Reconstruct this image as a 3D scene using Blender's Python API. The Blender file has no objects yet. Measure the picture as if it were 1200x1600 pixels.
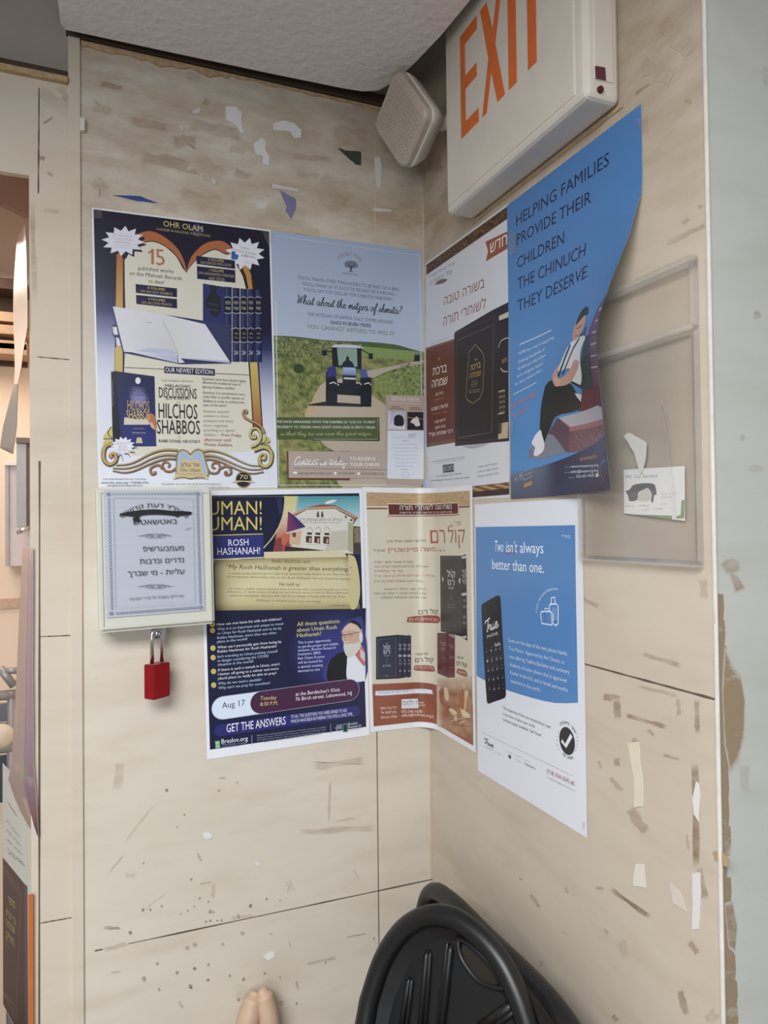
import bpy, bmesh, math, random
from mathutils import Vector, Matrix, noise
from mathutils.geometry import tessellate_polygon
random.seed(7)
SC = bpy.context.scene
COL = SC.collection
# ------------------------------------------------------------------ camera, light, exposure
H = 1.45                                  # lens height above the floor (m)
F = 1139.9                                # focal length in pixels of the 1200 x 1600 frame
CAM = Vector((-0.5788, -1.1939, H))
YAW, PITCH, ROLL = 0.3914, 0.0171, -0.0114
FW = Vector((math.sin(YAW)*math.cos(PITCH), math.cos(YAW)*math.cos(PITCH), math.sin(PITCH)))
_r = Vector((math.cos(YAW), -math.sin(YAW), 0)); _u = _r.cross(FW)
RT = _r*math.cos(ROLL) + _u*math.sin(ROLL); UP = -_r*math.sin(ROLL) + _u*math.cos(ROLL)
cd = bpy.data.cameras.new('camera'); cam = bpy.data.objects.new('camera', cd); COL.objects.link(cam)
cd.sensor_fit = 'HORIZONTAL'; cd.sensor_width = 36; cd.lens = F/1200*36; cd.clip_start = .02
m3 = Matrix((RT, UP, -FW)).transposed(); cam.matrix_world = Matrix.Translation(CAM) @ m3.to_4x4()
SC.camera = cam
SC.view_settings.view_transform = 'Standard'; SC.view_settings.look = 'None'
SC.view_settings.gamma = 1; SC.view_settings.use_curve_mapping = False
SC.view_settings.exposure = 0.46
W = bpy.data.worlds.new('world'); SC.world = W; W.use_nodes = True
W.node_tree.nodes['Background'].inputs[0].default_value = (.86, .93, 1, 1)
W.node_tree.nodes['Background'].inputs[1].default_value = .22
def area(name, loc, target, sx, sy, power, col):
    l = bpy.data.lights.new(name, 'AREA'); l.shape = 'RECTANGLE'; l.size = sx; l.size_y = sy
    l.energy = power; l.color = col
    o = bpy.data.objects.new(name, l); COL.objects.link(o); o.location = loc
    o.rotation_euler = (Vector(target)-Vector(loc)).to_track_quat('-Z', 'Y').to_euler(); return o
area('cool_fill_light', (-2.2, -3.2, 1.2), (-.2, 0, 1.0), 1.8, 1.2, 22, (.90, .95, 1))  # unseen weak fill added behind the camera; no window is built there
area('ceiling_light', (-1.25, -1.55, 2.165), (-1.25, -1.5499, 0), 1.2, .9, 46, (.95, .97, 1))
area('back_room_light', (-1.05, .75, 2.1), (-.95, 1.1, 0), .5, .5, 4.6, (1, .86, .74))

# ------------------------------------------------------------------ helpers
def lin(h):
    h = h.lstrip('#'); o = []
    for i in (0, 2, 4):
        c = int(h[i:i+2], 16)/255; o.append(c/12.92 if c <= .04045 else ((c+.055)/1.055)**2.4)
    return tuple(o)
def hit(px, py, P, N):                    # point of the plane (P, N) seen at a pixel of the photograph
    d = FW + RT*((px-600)/F) - UP*((py-800)/F)
    return CAM + d*((P-CAM).dot(N)/d.dot(N))
def proj(X):
    d = X-CAM; w = d.dot(FW); return 600+F*d.dot(RT)/w, 800-F*d.dot(UP)/w
def PA(u, z, d=0): return Vector((u, -d, z+H))        # wall_left: u along the wall (negative), z from lens height, d off the wall
def PB(v, z, d=0): return Vector((-d, -v, z+H))       # wall_right
def hA(px, py, d=0): return hit(px, py, Vector((0, -d, 0)), Vector((0, 1, 0)))
def hB(px, py, d=0): return hit(px, py, Vector((-d, 0, 0)), Vector((1, 0, 0)))
def mesh(name, V, Fc, mats, parent=None, mi=None, smooth=False, cols=None):
    me = bpy.data.meshes.new(name); me.from_pydata([tuple(v) for v in V], [], Fc)
    for m in (mats if isinstance(mats, (list, tuple)) else [mats]): me.materials.append(m)
    if mi: me.polygons.foreach_set('material_index', mi)
    if smooth: me.polygons.foreach_set('use_smooth', [True]*len(me.polygons))
    if cols:
        a = me.color_attributes.new('ink', 'FLOAT_COLOR', 'POINT')
        a.data.foreach_set('color', [x for c in cols for x in (c[0], c[1], c[2], 1)])
    o = bpy.data.objects.new(name, me); COL.objects.link(o)
    if parent: o.parent = parent; o.matrix_parent_inverse = parent.matrix_world.inverted()
    return o
def frombm(name, bm, mats, parent=None, smooth=False):
    bmesh.ops.recalc_face_normals(bm, faces=bm.faces)
    me = bpy.data.meshes.new(name); bm.to_mesh(me); bm.free()
    for m in (mats if isinstance(mats, (list, tuple)) else [mats]): me.materials.append(m)
    if smooth: me.polygons.foreach_set('use_smooth', [True]*len(me.polygons))
    o = bpy.data.objects.new(name, me); COL.objects.link(o)
    if parent: o.parent = parent; o.matrix_parent_inverse = parent.matrix_world.inverted()
    return o
def empty(name, loc, label, cat, group=None):
    o = bpy.data.objects.new(name, None); COL.objects.link(o); o.location = loc; o.empty_display_size = .05
    o.matrix_world = Matrix.Translation(loc)
    return tag(o, label, cat, group)
def tag(o, label, cat, group=None):
    o['label'] = label; o['category'] = cat
    if group: o['group'] = group
    return o
def struct(o): o['kind'] = 'structure'; return o
def box_bm(bm, a, b, bev=0, seg=2):
    a, b = Vector(a), Vector(b); r = bmesh.ops.create_cube(bm, size=1)
    for v in r['verts']: v.co = Vector(((a[i]+b[i])/2 + v.co[i]*abs(b[i]-a[i]) for i in range(3)))
    if bev: bmesh.ops.bevel(bm, geom=list({e for v in r['verts'] for e in v.link_edges}), offset=bev, segments=seg, affect='EDGES', profile=.6)
def box(name, a, b, mat, parent=None, bev=0, seg=2):
    bm = bmesh.new(); box_bm(bm, a, b, bev, seg); return frombm(name, bm, mat, parent)
def prism(bm, pts, off):                 # polygon (concave allowed) extruded by the vector off
    t = tessellate_polygon([pts]); n = len(pts)
    a = [bm.verts.new(p) for p in pts]; b = [bm.verts.new(Vector(p)+off) for p in pts]
    for f in t:
        bm.faces.new([a[i] for i in f]); bm.faces.new([b[i] for i in reversed(f)])
    for i in range(n): bm.faces.new((a[i], a[(i+1) % n], b[(i+1) % n], b[i]))
def tube(bm, pts, r, seg=10, closed=False):
    pts = [Vector(p) for p in pts]; n = len(pts); rings = []; prev = None
    for i, p in enumerate(pts):
        t = ((pts[(i+1) % n] if closed or i < n-1 else p)-(pts[i-1] if closed or i > 0 else p)).normalized()
        if prev is None: prev = t.orthogonal().normalized()
        prev = (prev - t*prev.dot(t)).normalized(); q = t.cross(prev)
        rr = r[i] if isinstance(r, (list, tuple)) else r
        rings.append([bm.verts.new(p+(prev*math.cos(2*math.pi*k/seg)+q*math.sin(2*math.pi*k/seg))*rr) for k in range(seg)])
    for i in range(n if closed else n-1):
        A_, B_ = rings[i], rings[(i+1) % n]
        for k in range(seg): bm.faces.new((A_[k], A_[(k+1) % seg], B_[(k+1) % seg], B_[k]))
    if not closed: bm.faces.new(rings[0][::-1]); bm.faces.new(rings[-1])
def catmull(P, k=6):
    P = [Vector(p) for p in P]; o = []
    for i in range(len(P)-1):
        a = P[i-1] if i else P[i]*2-P[i+1]; b, c = P[i], P[i+1]; d = P[i+2] if i+2 < len(P) else c*2-b
        for j in range(k):
            t = j/k; o.append(.5*((2*b)+(c-a)*t+(2*a-5*b+4*c-d)*t*t+(3*b-a-3*c+d)*t**3))
    return o+[P[-1]]

# ------------------------------------------------------------------ materials
def nt(name):
    m = bpy.data.materials.new(name); m.use_nodes = True; t = m.node_tree
    return m, t, t.nodes['Principled BSDF']
def plain(name, hexc, rough=.6, metal=0, var=.06, scale=40, bump=0, spec=.5):
    m, t, b = nt(name); c = lin(hexc)
    g = t.nodes.new('ShaderNodeNewGeometry'); n = t.nodes.new('ShaderNodeTexNoise'); n.inputs['Scale'].default_value = scale; n.inputs['Detail'].default_value = 4
    t.links.new(g.outputs['Position'], n.inputs['Vector'])
    mx = t.nodes.new('ShaderNodeMix'); mx.data_type = 'RGBA'
    mx.inputs['A'].default_value = (*[x*(1-var*2) for x in c], 1); mx.inputs['B'].default_value = (*[min(1, x*(1+var*2)) for x in c], 1)
    t.links.new(n.outputs['Fac'], mx.inputs['Factor']); t.links.new(mx.outputs['Result'], b.inputs['Base Color'])
    b.inputs['Roughness'].default_value = rough; b.inputs['Metallic'].default_value = metal; b.inputs['Specular IOR Level'].default_value = spec
    if bump:
        u = t.nodes.new('ShaderNodeBump'); u.inputs['Strength'].default_value = bump; u.inputs['Distance'].default_value = .003
        t.links.new(n.outputs['Fac'], u.inputs['Height']); t.links.new(u.outputs['Normal'], b.inputs['Normal'])
    return m
def paper(name, rough, spec=.35):
    m, t, b = nt(name); a = t.nodes.new('ShaderNodeVertexColor'); a.layer_name = 'ink'
    t.links.new(a.outputs['Color'], b.inputs['Base Color']); b.inputs['Roughness'].default_value = rough
    b.inputs['Specular IOR Level'].default_value = spec
    return m
def wallmat(name, c1, c2, c3, dirt, film=False):
    m, t, b = nt(name); L = t.links.new
    def N(k): return t.nodes.new('ShaderNode'+k)
    def mixc(f, a, bb, kind='MIX'):
        x = N('Mix'); x.data_type = 'RGBA'; x.blend_type = kind
        for s, v in (('A', a), ('B', bb)):
            if hasattr(v, 'links') or hasattr(v, 'is_linked'): L(v, x.inputs[s])
            else: x.inputs[s].default_value = (*v, 1)
        if isinstance(f, float): x.inputs['Factor'].default_value = f
        else: L(f, x.inputs['Factor'])
        return x.outputs['Result']
    def tex(scale, det, vec, rough=.6):
        n = N('TexNoise'); n.inputs['Scale'].default_value = scale; n.inputs['Detail'].default_value = det; n.inputs['Roughness'].default_value = rough; L(vec, n.inputs['Vector']); return n.outputs['Fac']
    def ramp(f, a, bb):
        r = N('MapRange'); r.inputs[1].default_value = a; r.inputs[2].default_value = bb; L(f, r.inputs[0]); return r.outputs[0]
    g = N('NewGeometry'); mp = N('Mapping'); mp.inputs['Scale'].default_value = (1, 1, 2.6); L(g.outputs['Position'], mp.inputs['Vector'])
    st = N('Mapping'); st.inputs['Scale'].default_value = (.9, .9, 3.6); L(g.outputs['Position'], st.inputs['Vector'])
    base = mixc(ramp(tex(2.2, 5, mp.outputs[0]), .3, .72), lin(c1), lin(c2))
    base = mixc(ramp(tex(5, 5, st.outputs[0], .55), .5, .85), base, lin(c3))
    base = mixc(ramp(tex(60, 4, mp.outputs[0]), .70, .92), base, lin(dirt))
    a = N('VertexColor'); a.layer_name = 'ink'; sp = N('SeparateColor'); L(a.outputs['Color'], sp.inputs[0])
    k = N('Math'); k.operation = 'MULTIPLY'; L(sp.outputs[0], k.inputs[0]); L(ramp(tex(16, 6, mp.outputs[0], .7), .22, .72), k.inputs[1])
    base = mixc(k.outputs[0], base, lin(dirt))
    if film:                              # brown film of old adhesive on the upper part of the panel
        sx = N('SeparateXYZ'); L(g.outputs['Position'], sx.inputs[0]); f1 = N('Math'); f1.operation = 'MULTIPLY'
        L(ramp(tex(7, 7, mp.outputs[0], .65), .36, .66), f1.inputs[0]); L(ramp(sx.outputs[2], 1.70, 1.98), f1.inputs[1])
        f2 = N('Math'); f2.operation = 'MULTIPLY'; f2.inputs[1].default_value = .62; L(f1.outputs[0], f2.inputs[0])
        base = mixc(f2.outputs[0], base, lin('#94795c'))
    L(base, b.inputs['Base Color']); b.inputs['Roughness'].default_value = .5; b.inputs['Specular IOR Level'].default_value = .3
    u = N('Bump'); u.inputs['Strength'].default_value = .12; u.inputs['Distance'].default_value = .002; L(tex(30, 8, mp.outputs[0]), u.inputs['Height']); L(u.outputs['Normal'], b.inputs['Normal'])
    return m
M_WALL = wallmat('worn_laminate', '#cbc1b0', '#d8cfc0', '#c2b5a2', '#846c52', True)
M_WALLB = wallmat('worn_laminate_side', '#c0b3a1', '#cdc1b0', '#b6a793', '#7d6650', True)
M_COLUMN = wallmat('painted_column', '#ccbfac', '#d2c6b4', '#c2b29c', '#7d6a52')
M_RETURN = wallmat('grey_green_paint', '#bcbcb4', '#c5c5bd', '#b6b5ab', '#97836a')
M_DARKW = plain('old_plaster', '#b0a598', .8, scale=12, var=.1)
M_SEAM = plain('seam_grime', '#5d5042', .8)
M_SEAML = plain('seam_filler', '#c9b79f', .7)
M_WOOD = plain('dark_wood', '#4a3a2d', .75, scale=60, var=.2)
M_EDGE = plain('crumbling_plaster', '#b89c78', .9, scale=120, var=.2, bump=.6)
M_CEIL = plain('stucco_ceiling', '#e4dedb', .9, scale=70, var=.03, bump=1.0)
M_PAPER = paper('printed_paper', .42); M_GLOSS = paper('glossy_print', .25, .5); M_SCRAP = paper('torn_paper', .7)
M_IVORY = plain('ivory_plastic', '#d6cfc4', .42, scale=18, var=.05)
M_ORANGE = plain('orange_letter', '#d2692a', .5, var=.12, scale=25)
M_RED = plain('red_anodised', '#a3141f', .32, metal=.55, var=.04)
M_STEEL = plain('bright_steel', '#d4d4d6', .22, metal=1, var=.03)
M_BOXP = plain('cream_enamel', '#cdccbf', .4, scale=14, var=.04)
M_PLAQUE = paper('brushed_silver', .34, .6)
M_BLACK = plain('black_plastic', '#161617', .38, scale=30, var=.15)
M_DARK = plain('dark_void', '#1c1512', .9)
M_TAN = plain('tan_finish', '#c2a489', .5, scale=15, var=.05)
def acrylic(name, haze, gloss):
    m, t, b = nt(name); L = t.links.new; t.nodes.remove(b)
    tr = t.nodes.new('ShaderNodeBsdfTransparent'); tr.inputs[0].default_value = (.985, .98, .975, 1)
    df = t.nodes.new('ShaderNodeBsdfDiffuse'); df.inputs[0].default_value = (.75, .72, .68, 1)
    gl = t.nodes.new('ShaderNodeBsdfGlossy'); gl.inputs['Roughness'].default_value = .12
    lw = t.nodes.new('ShaderNodeLayerWeight'); lw.inputs[0].default_value = .25
    n = t.nodes.new('ShaderNodeTexNoise'); n.inputs['Scale'].default_value = 16; n.inputs['Detail'].default_value = 5
    g = t.nodes.new('ShaderNodeNewGeometry'); L(g.outputs['Position'], n.inputs['Vector'])
    mu = t.nodes.new('ShaderNodeMath'); mu.operation = 'MULTIPLY'; mu.inputs[1].default_value = haze*2; L(n.outputs['Fac'], mu.inputs[0])
    m1 = t.nodes.new('ShaderNodeMixShader'); L(mu.outputs[0], m1.inputs[0]); L(tr.outputs[0], m1.inputs[1]); L(df.outputs[0], m1.inputs[2])
    mg = t.nodes.new('ShaderNodeMath'); mg.operation = 'MULTIPLY'; mg.inputs[1].default_value = gloss; L(lw.outputs['Facing'], mg.inputs[0])
    m2 = t.nodes.new('ShaderNodeMixShader'); L(mg.outputs[0], m2.inputs[0]); L(m1.outputs[0], m2.inputs[1]); L(gl.outputs[0], m2.inputs[2])
    L(m2.outputs[0], t.nodes['Material Output'].inputs[0]); return m
M_ACRYL = acrylic('clear_acrylic', .04, .25); M_ACRYLE = acrylic('scuffed_acrylic_edge', .2, .5); M_TAPE = acrylic('clear_tape', .03, .3)

# ------------------------------------------------------------------ room shell
def wall_panel(name, mapf, x0, x1, z0, z1, back, mat, smears=(), lines=(), hz=None, light=()):
    """one mesh: a slab, with stains (soft fans) and panel seams lying on it"""
    V, Fc, C, MI = [], [], [], []
    def add(P, faces, w, mi):
        n = len(V); V.extend(P); C.extend(w); Fc.extend([tuple(n+i for i in f) for f in faces]); MI.extend([mi]*len(faces))
    q = [mapf(x0, z0, 0), mapf(x1, z0, 0), mapf(x1, z1, 0), mapf(x0, z1, 0)]; qb = [mapf(x0, z0, -back), mapf(x1, z0, -back), mapf(x1, z1, -back), mapf(x0, z1, -back)]
    add(q+qb, [(0, 1, 2, 3), (7, 6, 5, 4), (0, 4, 5, 1), (1, 5, 6, 2), (2, 6, 7, 3), (3, 7, 4, 0)], [(0, 0, 0)]*8, 0)
    for k, (pts, w) in enumerate(smears):
        P = [hz(x, y, .0002+.000004*k) for x, y in pts]; c = sum(P, Vector())/len(P); n = len(P); I = []
        for i in range(n):
            I.append(P[i].lerp(c, .22))
        if w < 0: add(P, [tuple(range(n))], [(-w, 0, 0)]*n, 0); continue
        add(P+I+[c], [(i, (i+1) % n, n+(i+1) % n, n+i) for i in range(n)]+[(n+i, n+(i+1) % n, 2*n) for i in range(n)], [(0, 0, 0)]*n+[(w, 0, 0)]*(n+1), 0)
    for kind, ls in ((1, lines), (2, light)):
        for (a, b, wd) in ls:
            A_, B_ = Vector(a), Vector(b); d = (B_-A_).normalized(); nn = Vector((-d.y, d.x))*wd/2
            pts = []; N_ = 14
            for i in range(N_+1):
                c = A_.lerp(B_, i/N_); k = .6+.8*random.random(); pts.append((c+nn*k, c-nn*k))
            P = [mapf(p.x, p.y, .00035) for pr in pts for p in pr]
            add(P, [(2*i, 2*i+1, 2*i+3, 2*i+2) for i in range(N_)], [(0, 0, 0)]*len(P), kind)
    return struct(mesh(name, V, Fc, [mat, M_SEAM, M_SEAML], mi=MI, cols=C))
def fr(ox, oy, s, pts): return [(ox+x/s, oy+y/s) for x, y in pts]
def rough_quad(ox, oy, s, a, b, wd):      # a ragged streak from a to b
    A_, B_ = Vector(a), Vector(b); d = (B_-A_).normalized(); n = Vector((-d.y, d.x)); o1, o2 = [], []
    for i in range(6):
        c = A_.lerp(B_, i/5); o1.append(c+n*wd*(.3+.4*random.random())); o2.append(c-n*wd*(.3+.4*random.random()))
    return fr(ox, oy, s, [(p.x, p.y) for p in o1+o2[::-1]])
def blob(ox, oy, s, c, rx, ry, n=9): return fr(ox, oy, s, [(c[0]+rx*math.cos(2*math.pi*i/n)*(.7+.5*random.random()), c[1]+ry*math.sin(2*math.pi*i/n)*(.7+.5*random.random())) for i in range(n)])
smA = [(rough_quad(0, 0, 2, a, b, w), k) for a, b, w, k in [((405, 375), (525, 402), 34, .75), ((435, 490), (640, 525), 40, .75), ((310, 262), (385, 275), 20, .8), ((590, 385), (760, 425), 40, .55),
    ((540, 440), (615, 445), 40, .7), ((910, 487), (1040, 500), 16, .6), ((730, 540), (780, 560), 34, .7), ((925, 545), (1010, 552), 16, .5), ((290, 330), (350, 350), 30, .5), ((580, 235), (630, 240), 24, .4),
    ((715, 465), (770, 475), 26, .4), ((640, 330), (650, 310), 22, .6), ((560, 600), (700, 650), 50, .35), ((830, 640), (960, 690), 60, .35), ((700, 580), (820, 600), 50, .3), ((990, 560), (1090, 640), 90, .35), ((290, 560), (330, 600), 40, .4),
    ((600, 500), (700, 560), 60, .35), ((300, 500), (420, 520), 30, .25), ((1040, 430), (1150, 420), 60, .4), ((1080, 300), (1150, 330), 50, .4), ((800, 250), (900, 260), 60, .2), ((470, 640), (560, 650), 30, .3)]]
smA += [(rough_quad(130, 1180, 2.553, a, b, w), k) for a, b, w, k in [((145, 30), (135, 140), 34, .5), ((915, 45), (1125, 22), 30, .5), ((860, 308), (1170, 290), 22, .5), ((985, 100), (980, 270), 10, .6), ((80, 690), (150, 692), 14, .9), ((1045, 728), (1130, 712), 6, .9),
    ((890, 835), (1010, 808), 12, .7), ((465, 515), (512, 505), 5, .9), ((540, 92), (568, 90), 8, .8), ((190, 490), (190, 470), 40, .3), ((815, 500), (830, 545), 30, .3), ((520, 510), (515, 570), 14, .4), ((455, 390), (470, 425), 12, .7), ((100, 470), (160, 400), 5, .5), ((170, 340), (280, 200), 6, .35), ((110, 870), (150, 862), 6, .7), ((330, 550), (240, 620), 5, .35),
    ((1080, 460), (1100, 490), 8, .4), ((600, 940), (760, 960), 60, .3), ((180, 750), (80, 780), 18, .6), ((590, 650), (680, 640), 12, .5), ((1000, 265), (1085, 250), 6, .7), ((820, 740), (828, 770), 5, .7), ((850, 900), (858, 940), 8, .7), ((1155, 730), (1165, 735), 10, .8), ((380, 980), (400, 1010), 10, .6)]]
for x, y, r in [(333, 140, 7), (541, 142, 6), (404, 238, 5), (614, 110, 5), (375, 287, 4), (240, 431, 5), (431, 496, 6), (667, 601, 8), (731, 574, 5), (785, 580, 4), (507, 624, 8), (519, 627, 5), (620, 643, 9), (465, 570, 5), (500, 585, 4), (443, 604, 4), (417, 621, 5), (389, 634, 4), (489, 664, 5), (507, 660, 5), (535, 660, 4), (552, 659, 5), (415, 770, 10), (445, 755, 9), (295, 833, 6), (243, 893, 10), (302, 935, 6), (375, 868, 8), (445, 852, 7), (500, 837, 6), (428, 924, 10), (498, 898, 6), (585, 880, 6), (640, 895, 8), (725, 870, 7), (786, 887, 6), (672, 955, 7), (620, 975, 7), (790, 990, 10), (557, 754, 7), (635, 710, 8), (748, 714, 5), (187, 708, 8), (268, 617, 5), (313, 602, 5), (238, 617, 7), (852, 990, 6), (968, 828, 6)]:
    smA.append((blob(130, 1180, 2.553, (x, y), r, r*1.15), 1.25))
linA = [((-.565, -.6365), (0, -.6395), .0020), ((-.1045, -.35), (-.106, -1.45), .0014)]
ligA = [((-.095, .70), (-.0985, .45), .0016), ((-.0018, .745), (-.0018, -1.45), .0030)]
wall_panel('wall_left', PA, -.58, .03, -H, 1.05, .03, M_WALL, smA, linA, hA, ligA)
smB = [(rough_quad(900, 900, 2.287, a, b, w), k) for a, b, w, k in [((428, 665), (428, 1045), 26, 1.2), ((440, 1040), (460, 1155), 24, .8), ((95, 432), (160, 440), 26, 1), ((145, 440), (150, 510), 24, .9), ((175, 495), (325, 540), 16, 1.1), ((432, 440), (432, 565), 18, .9), ((365, 435), (368, 500), 14, .7), ((235, 275), (375, 325), 18, .8), ((220, 392), (370, 430), 12, .6), ((310, 640), (370, 655), 9, .8),
    ((145, 650), (145, 680), 22, .9), ((120, 720), (165, 770), 16, .7), ((190, 830), (250, 920), 34, .8), ((120, 1115), (265, 1222), 16, 1.1), ((70, 1115), (100, 1118), 10, .9), ((405, 1305), (435, 1350), 22, .8), ((370, 1480), (395, 1570), 24, .8), ((130, 1570), (150, 1590), 20, .8), ((100, 1260), (115, 1280), 12, .6), ((200, 585), (220, 590), 16, .8), ((470, 1560), (500, 1590), 40, .6), ((395, 920), (402, 980), 8, .5), ((20, 80), (80, 110), 14, .4), ((255, 550), (280, 570), 16, .7), ((80, 660), (90, 690), 10, .6), ((160, 1300), (180, 1360), 30, .4), ((450, 10), (460, 80), 30, .4)]]
smB += [(rough_quad(600, 0, 2, a, b, w), k) for a, b, w, k in [((785, 295), (830, 260), 8, .9), ((935, 700), (950, 680), 14, .7), ((940, 310), (960, 320), 14, .6), ((800, 200), (900, 240), 60, .25), ((985, 640), (990, 650), 12, .7), ((880, 760), (1010, 700), 14, .45), ((860, 60), (960, 160), 60, .25), ((150, 470), (170, 540), 50, .5), ((180, 600), (230, 640), 60, .4)]]
smB += [(rough_quad(540, 1370, 3, a, b, w), k) for a, b, w, k in [((815, 5), (825, 15), 10, .9), ((865, 80), (910, 145), 16, .9), ((430, 35), (437, 100), 16, .8), ((1010, 255), (1040, 270), 8, .7), ((920, 390), (915, 420), 14, .6), ((1030, 50), (1040, 80), 14, .6), ((655, 165), (655, 180), 8, .7), ((780, 400), (790, 330), 10, .4)]]
linB = [((.425, -.177), (.648, -.177), .0022), ((.48, -1.0), (.485, -1.3), .001)]
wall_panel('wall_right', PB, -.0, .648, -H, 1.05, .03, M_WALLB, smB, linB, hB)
# left of the panel: strip, column, header, recessed plaster above
struct(box('trim_1', (-.597, -.004, 0), (-.580, .03, H+.765), M_COLUMN, bev=.0015))
ml = M_COLUMN
wall_panel('wall_column', PA, -.651, -.597, -H, .672, .09, ml,
    [(rough_quad(0, 0, 3.2, a, b, w), k) for a, b, w, k in [((215, 620), (265, 585), 10, 1), ((190, 785), (225, 795), 20, 1), ((235, 860), (265, 880), 14, 1), ((215, 500), (225, 530), 10, .8), ((300, 430), (345, 520), 40, .5), ((215, 1050), (300, 1060), 20, .4), ((190, 450), (345, 560), 60, .3), ((160, 1000), (175, 1500), 22, .55)]],
    [((-.637, .66), (-.6385, .50), .0018), ((-.638, .10), (-.6435, -1.4), .0026), ((-.641, .255), (-.597, .254), .0015), ((-.638, -.16), (-.597, -.161), .0015), ((-.64, -.579), (-.597, -.58), .0015)], hA)
wall_panel('wall_header', PA, -1.3, -.651, .525, .672, .012, ml)
struct(box('trim_2', (-1.3, -.010, H+.672), (-.597, .03, H+.681), M_EDGE, bev=.002))
struct(box('trim_3', (-1.3, -.004, H+.681), (-.597, .03, H+.692), M_WOOD, bev=.002))
wall_panel('wall_recess', lambda u, z, d: PA(u, z, d-.02), -1.6, -.58, .685, 1.06, .05, M_DARKW, [(fr(0, 0, 3.2, [(345, 220), (370, 210), (355, 300), (350, 360), (315, 350), (320, 320)]), 1.4), (fr(0, 0, 3.2, [(240, 55), (260, 40), (285, 85), (265, 105)]), 1.4)], [], lambda x, y, d: hA(x, y, d-.02))
# broken plaster lip and timber strip along the top of the left wall
bm = bmesh.new(); V0 = []
for i in range(61):
    u = -.578+i*.578/60; w = .006+.007*noise.noise(Vector((u*40, 0, 0)))+.002*random.random(); V0.append((u, w))
for i in range(60):
    (u0, w0), (u1, w1) = V0[i], V0[i+1]
    if u0 > -.36: w0 *= .45; w1 *= .45
    q = [PA(u0, .744, .0), PA(u1, .744, 0), PA(u1, .744-w1*1.3, .0), PA(u0, .744-w0*1.3, .0)]
    vs = [bm.verts.new(p) for p in q]; vf = [bm.verts.new(p+Vector((0, -.004, 0))) for p in q]
    bm.faces.new(vf); bm.faces.new((vs[3], vs[2], vf[2], vf[3])); bm.faces.new((vf[0], vf[1], vs[1], vs[0]))
struct(frombm('trim_4', bm, M_EDGE))
struct(box('trim_5', (-.60, -.007, H+.746), (-.0, .0, H+.766), M_WOOD, bev=.002))
# ceiling panel, cut back round the sign
cz = H+.738
cp = [(-.606, -.040), (-.60, -.030), (-.45, -.033), (-.30, -.037), (-.17, -.042), (-.135, -.046), (-.112, -.058), (-.098, -.085), (-.086, -.14), (-.076, -.22), (-.07, -.32), (-.068, -.60), (-.06, -.63), (0, -.64), (0, -.655), (1.2, -.655), (1.2, -4.2), (-3.2, -4.2), (-3.2, -2.2), (-.612, -.4), (-.609, -.1)]
bm = bmesh.new(); prism(bm, [Vector((x, y, cz)) for x, y in cp], Vector((0, 0, .014))); struct(frombm('ceiling', bm, M_CEIL))
struct(box('ceiling_void', (-3.3, -4.3, H+1.05), (1.3, .1, H+1.09), M_DARK))
struct(box('floor', (-3.3, -4.3, -.03), (1.3, 4.2, 0), plain('worn_floor', '#6f6860', .6)))
# right end of the right wall: corner bead and the grey painted return
PR = lambda x, z, d: Vector((x, -.650-d, z+H))
hR = lambda x, y, d: hit(x, y, Vector((0, -.650-d, 0)), Vector((0, 1, 0)))
peel = [fr(900, 900, 2.287, p) for p in ([(530, 250), (560, 310), (590, 350), (605, 440), (603, 580), (580, 670), (550, 710), (530, 600), (522, 400)], [(530, 1170), (560, 1160), (578, 1250), (570, 1350), (545, 1330)], [(580, 675), (622, 675), (618, 770), (590, 765)], [(545, -20), (580, 0), (605, 45), (570, 60)])]
band = []
for i in range(17):                       # bare strip beside the bead where the paint has come away
    y0, y1 = 60+i*92, 60+i*92+112; c = 505+i*2.6; w0 = (24, 26, 30, 26, 34, 30, 26, 24, 22, 26, 10, 22, 26, 28, 30, 34, 34)[i]
    band.append((fr(900, 900, 2.287, [(c-10, y0), (c+w0*.9, y0+6), (c+w0, (y0+y1)/2), (c+w0*.85, y1), (c-10, y1)]), -2.4))
wall_panel('wall_return', PR, .001, 1.2, -H, 1.05, .0016, M_RETURN, band+[(peel[0], 2.6), (peel[1], 1.6), (peel[2], .5), (peel[3], 1.0), (blob(1000, 0, 1.78, (325, 875), 14, 14), .9), (blob(1000, 0, 1.78, (285, 1215), 9, 9), .5), (blob(1000, 0, 1.78, (320, 1300), 24, 10), .4), (blob(1000, 0, 1.78, (350, 210), 8, 30), .8), (blob(1000, 0, 1.78, (255, 1575), 30, 22), .9)], [], hR)
bm = bmesh.new(); box_bm(bm, (-.0020, -.6518, 0), (.0012, -.6476, H+.95), .0012)
struct(frombm('trim_6', bm, plain('corner_bead', '#d9d6cd', .5, scale=50, var=.08, bump=.3)))
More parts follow.
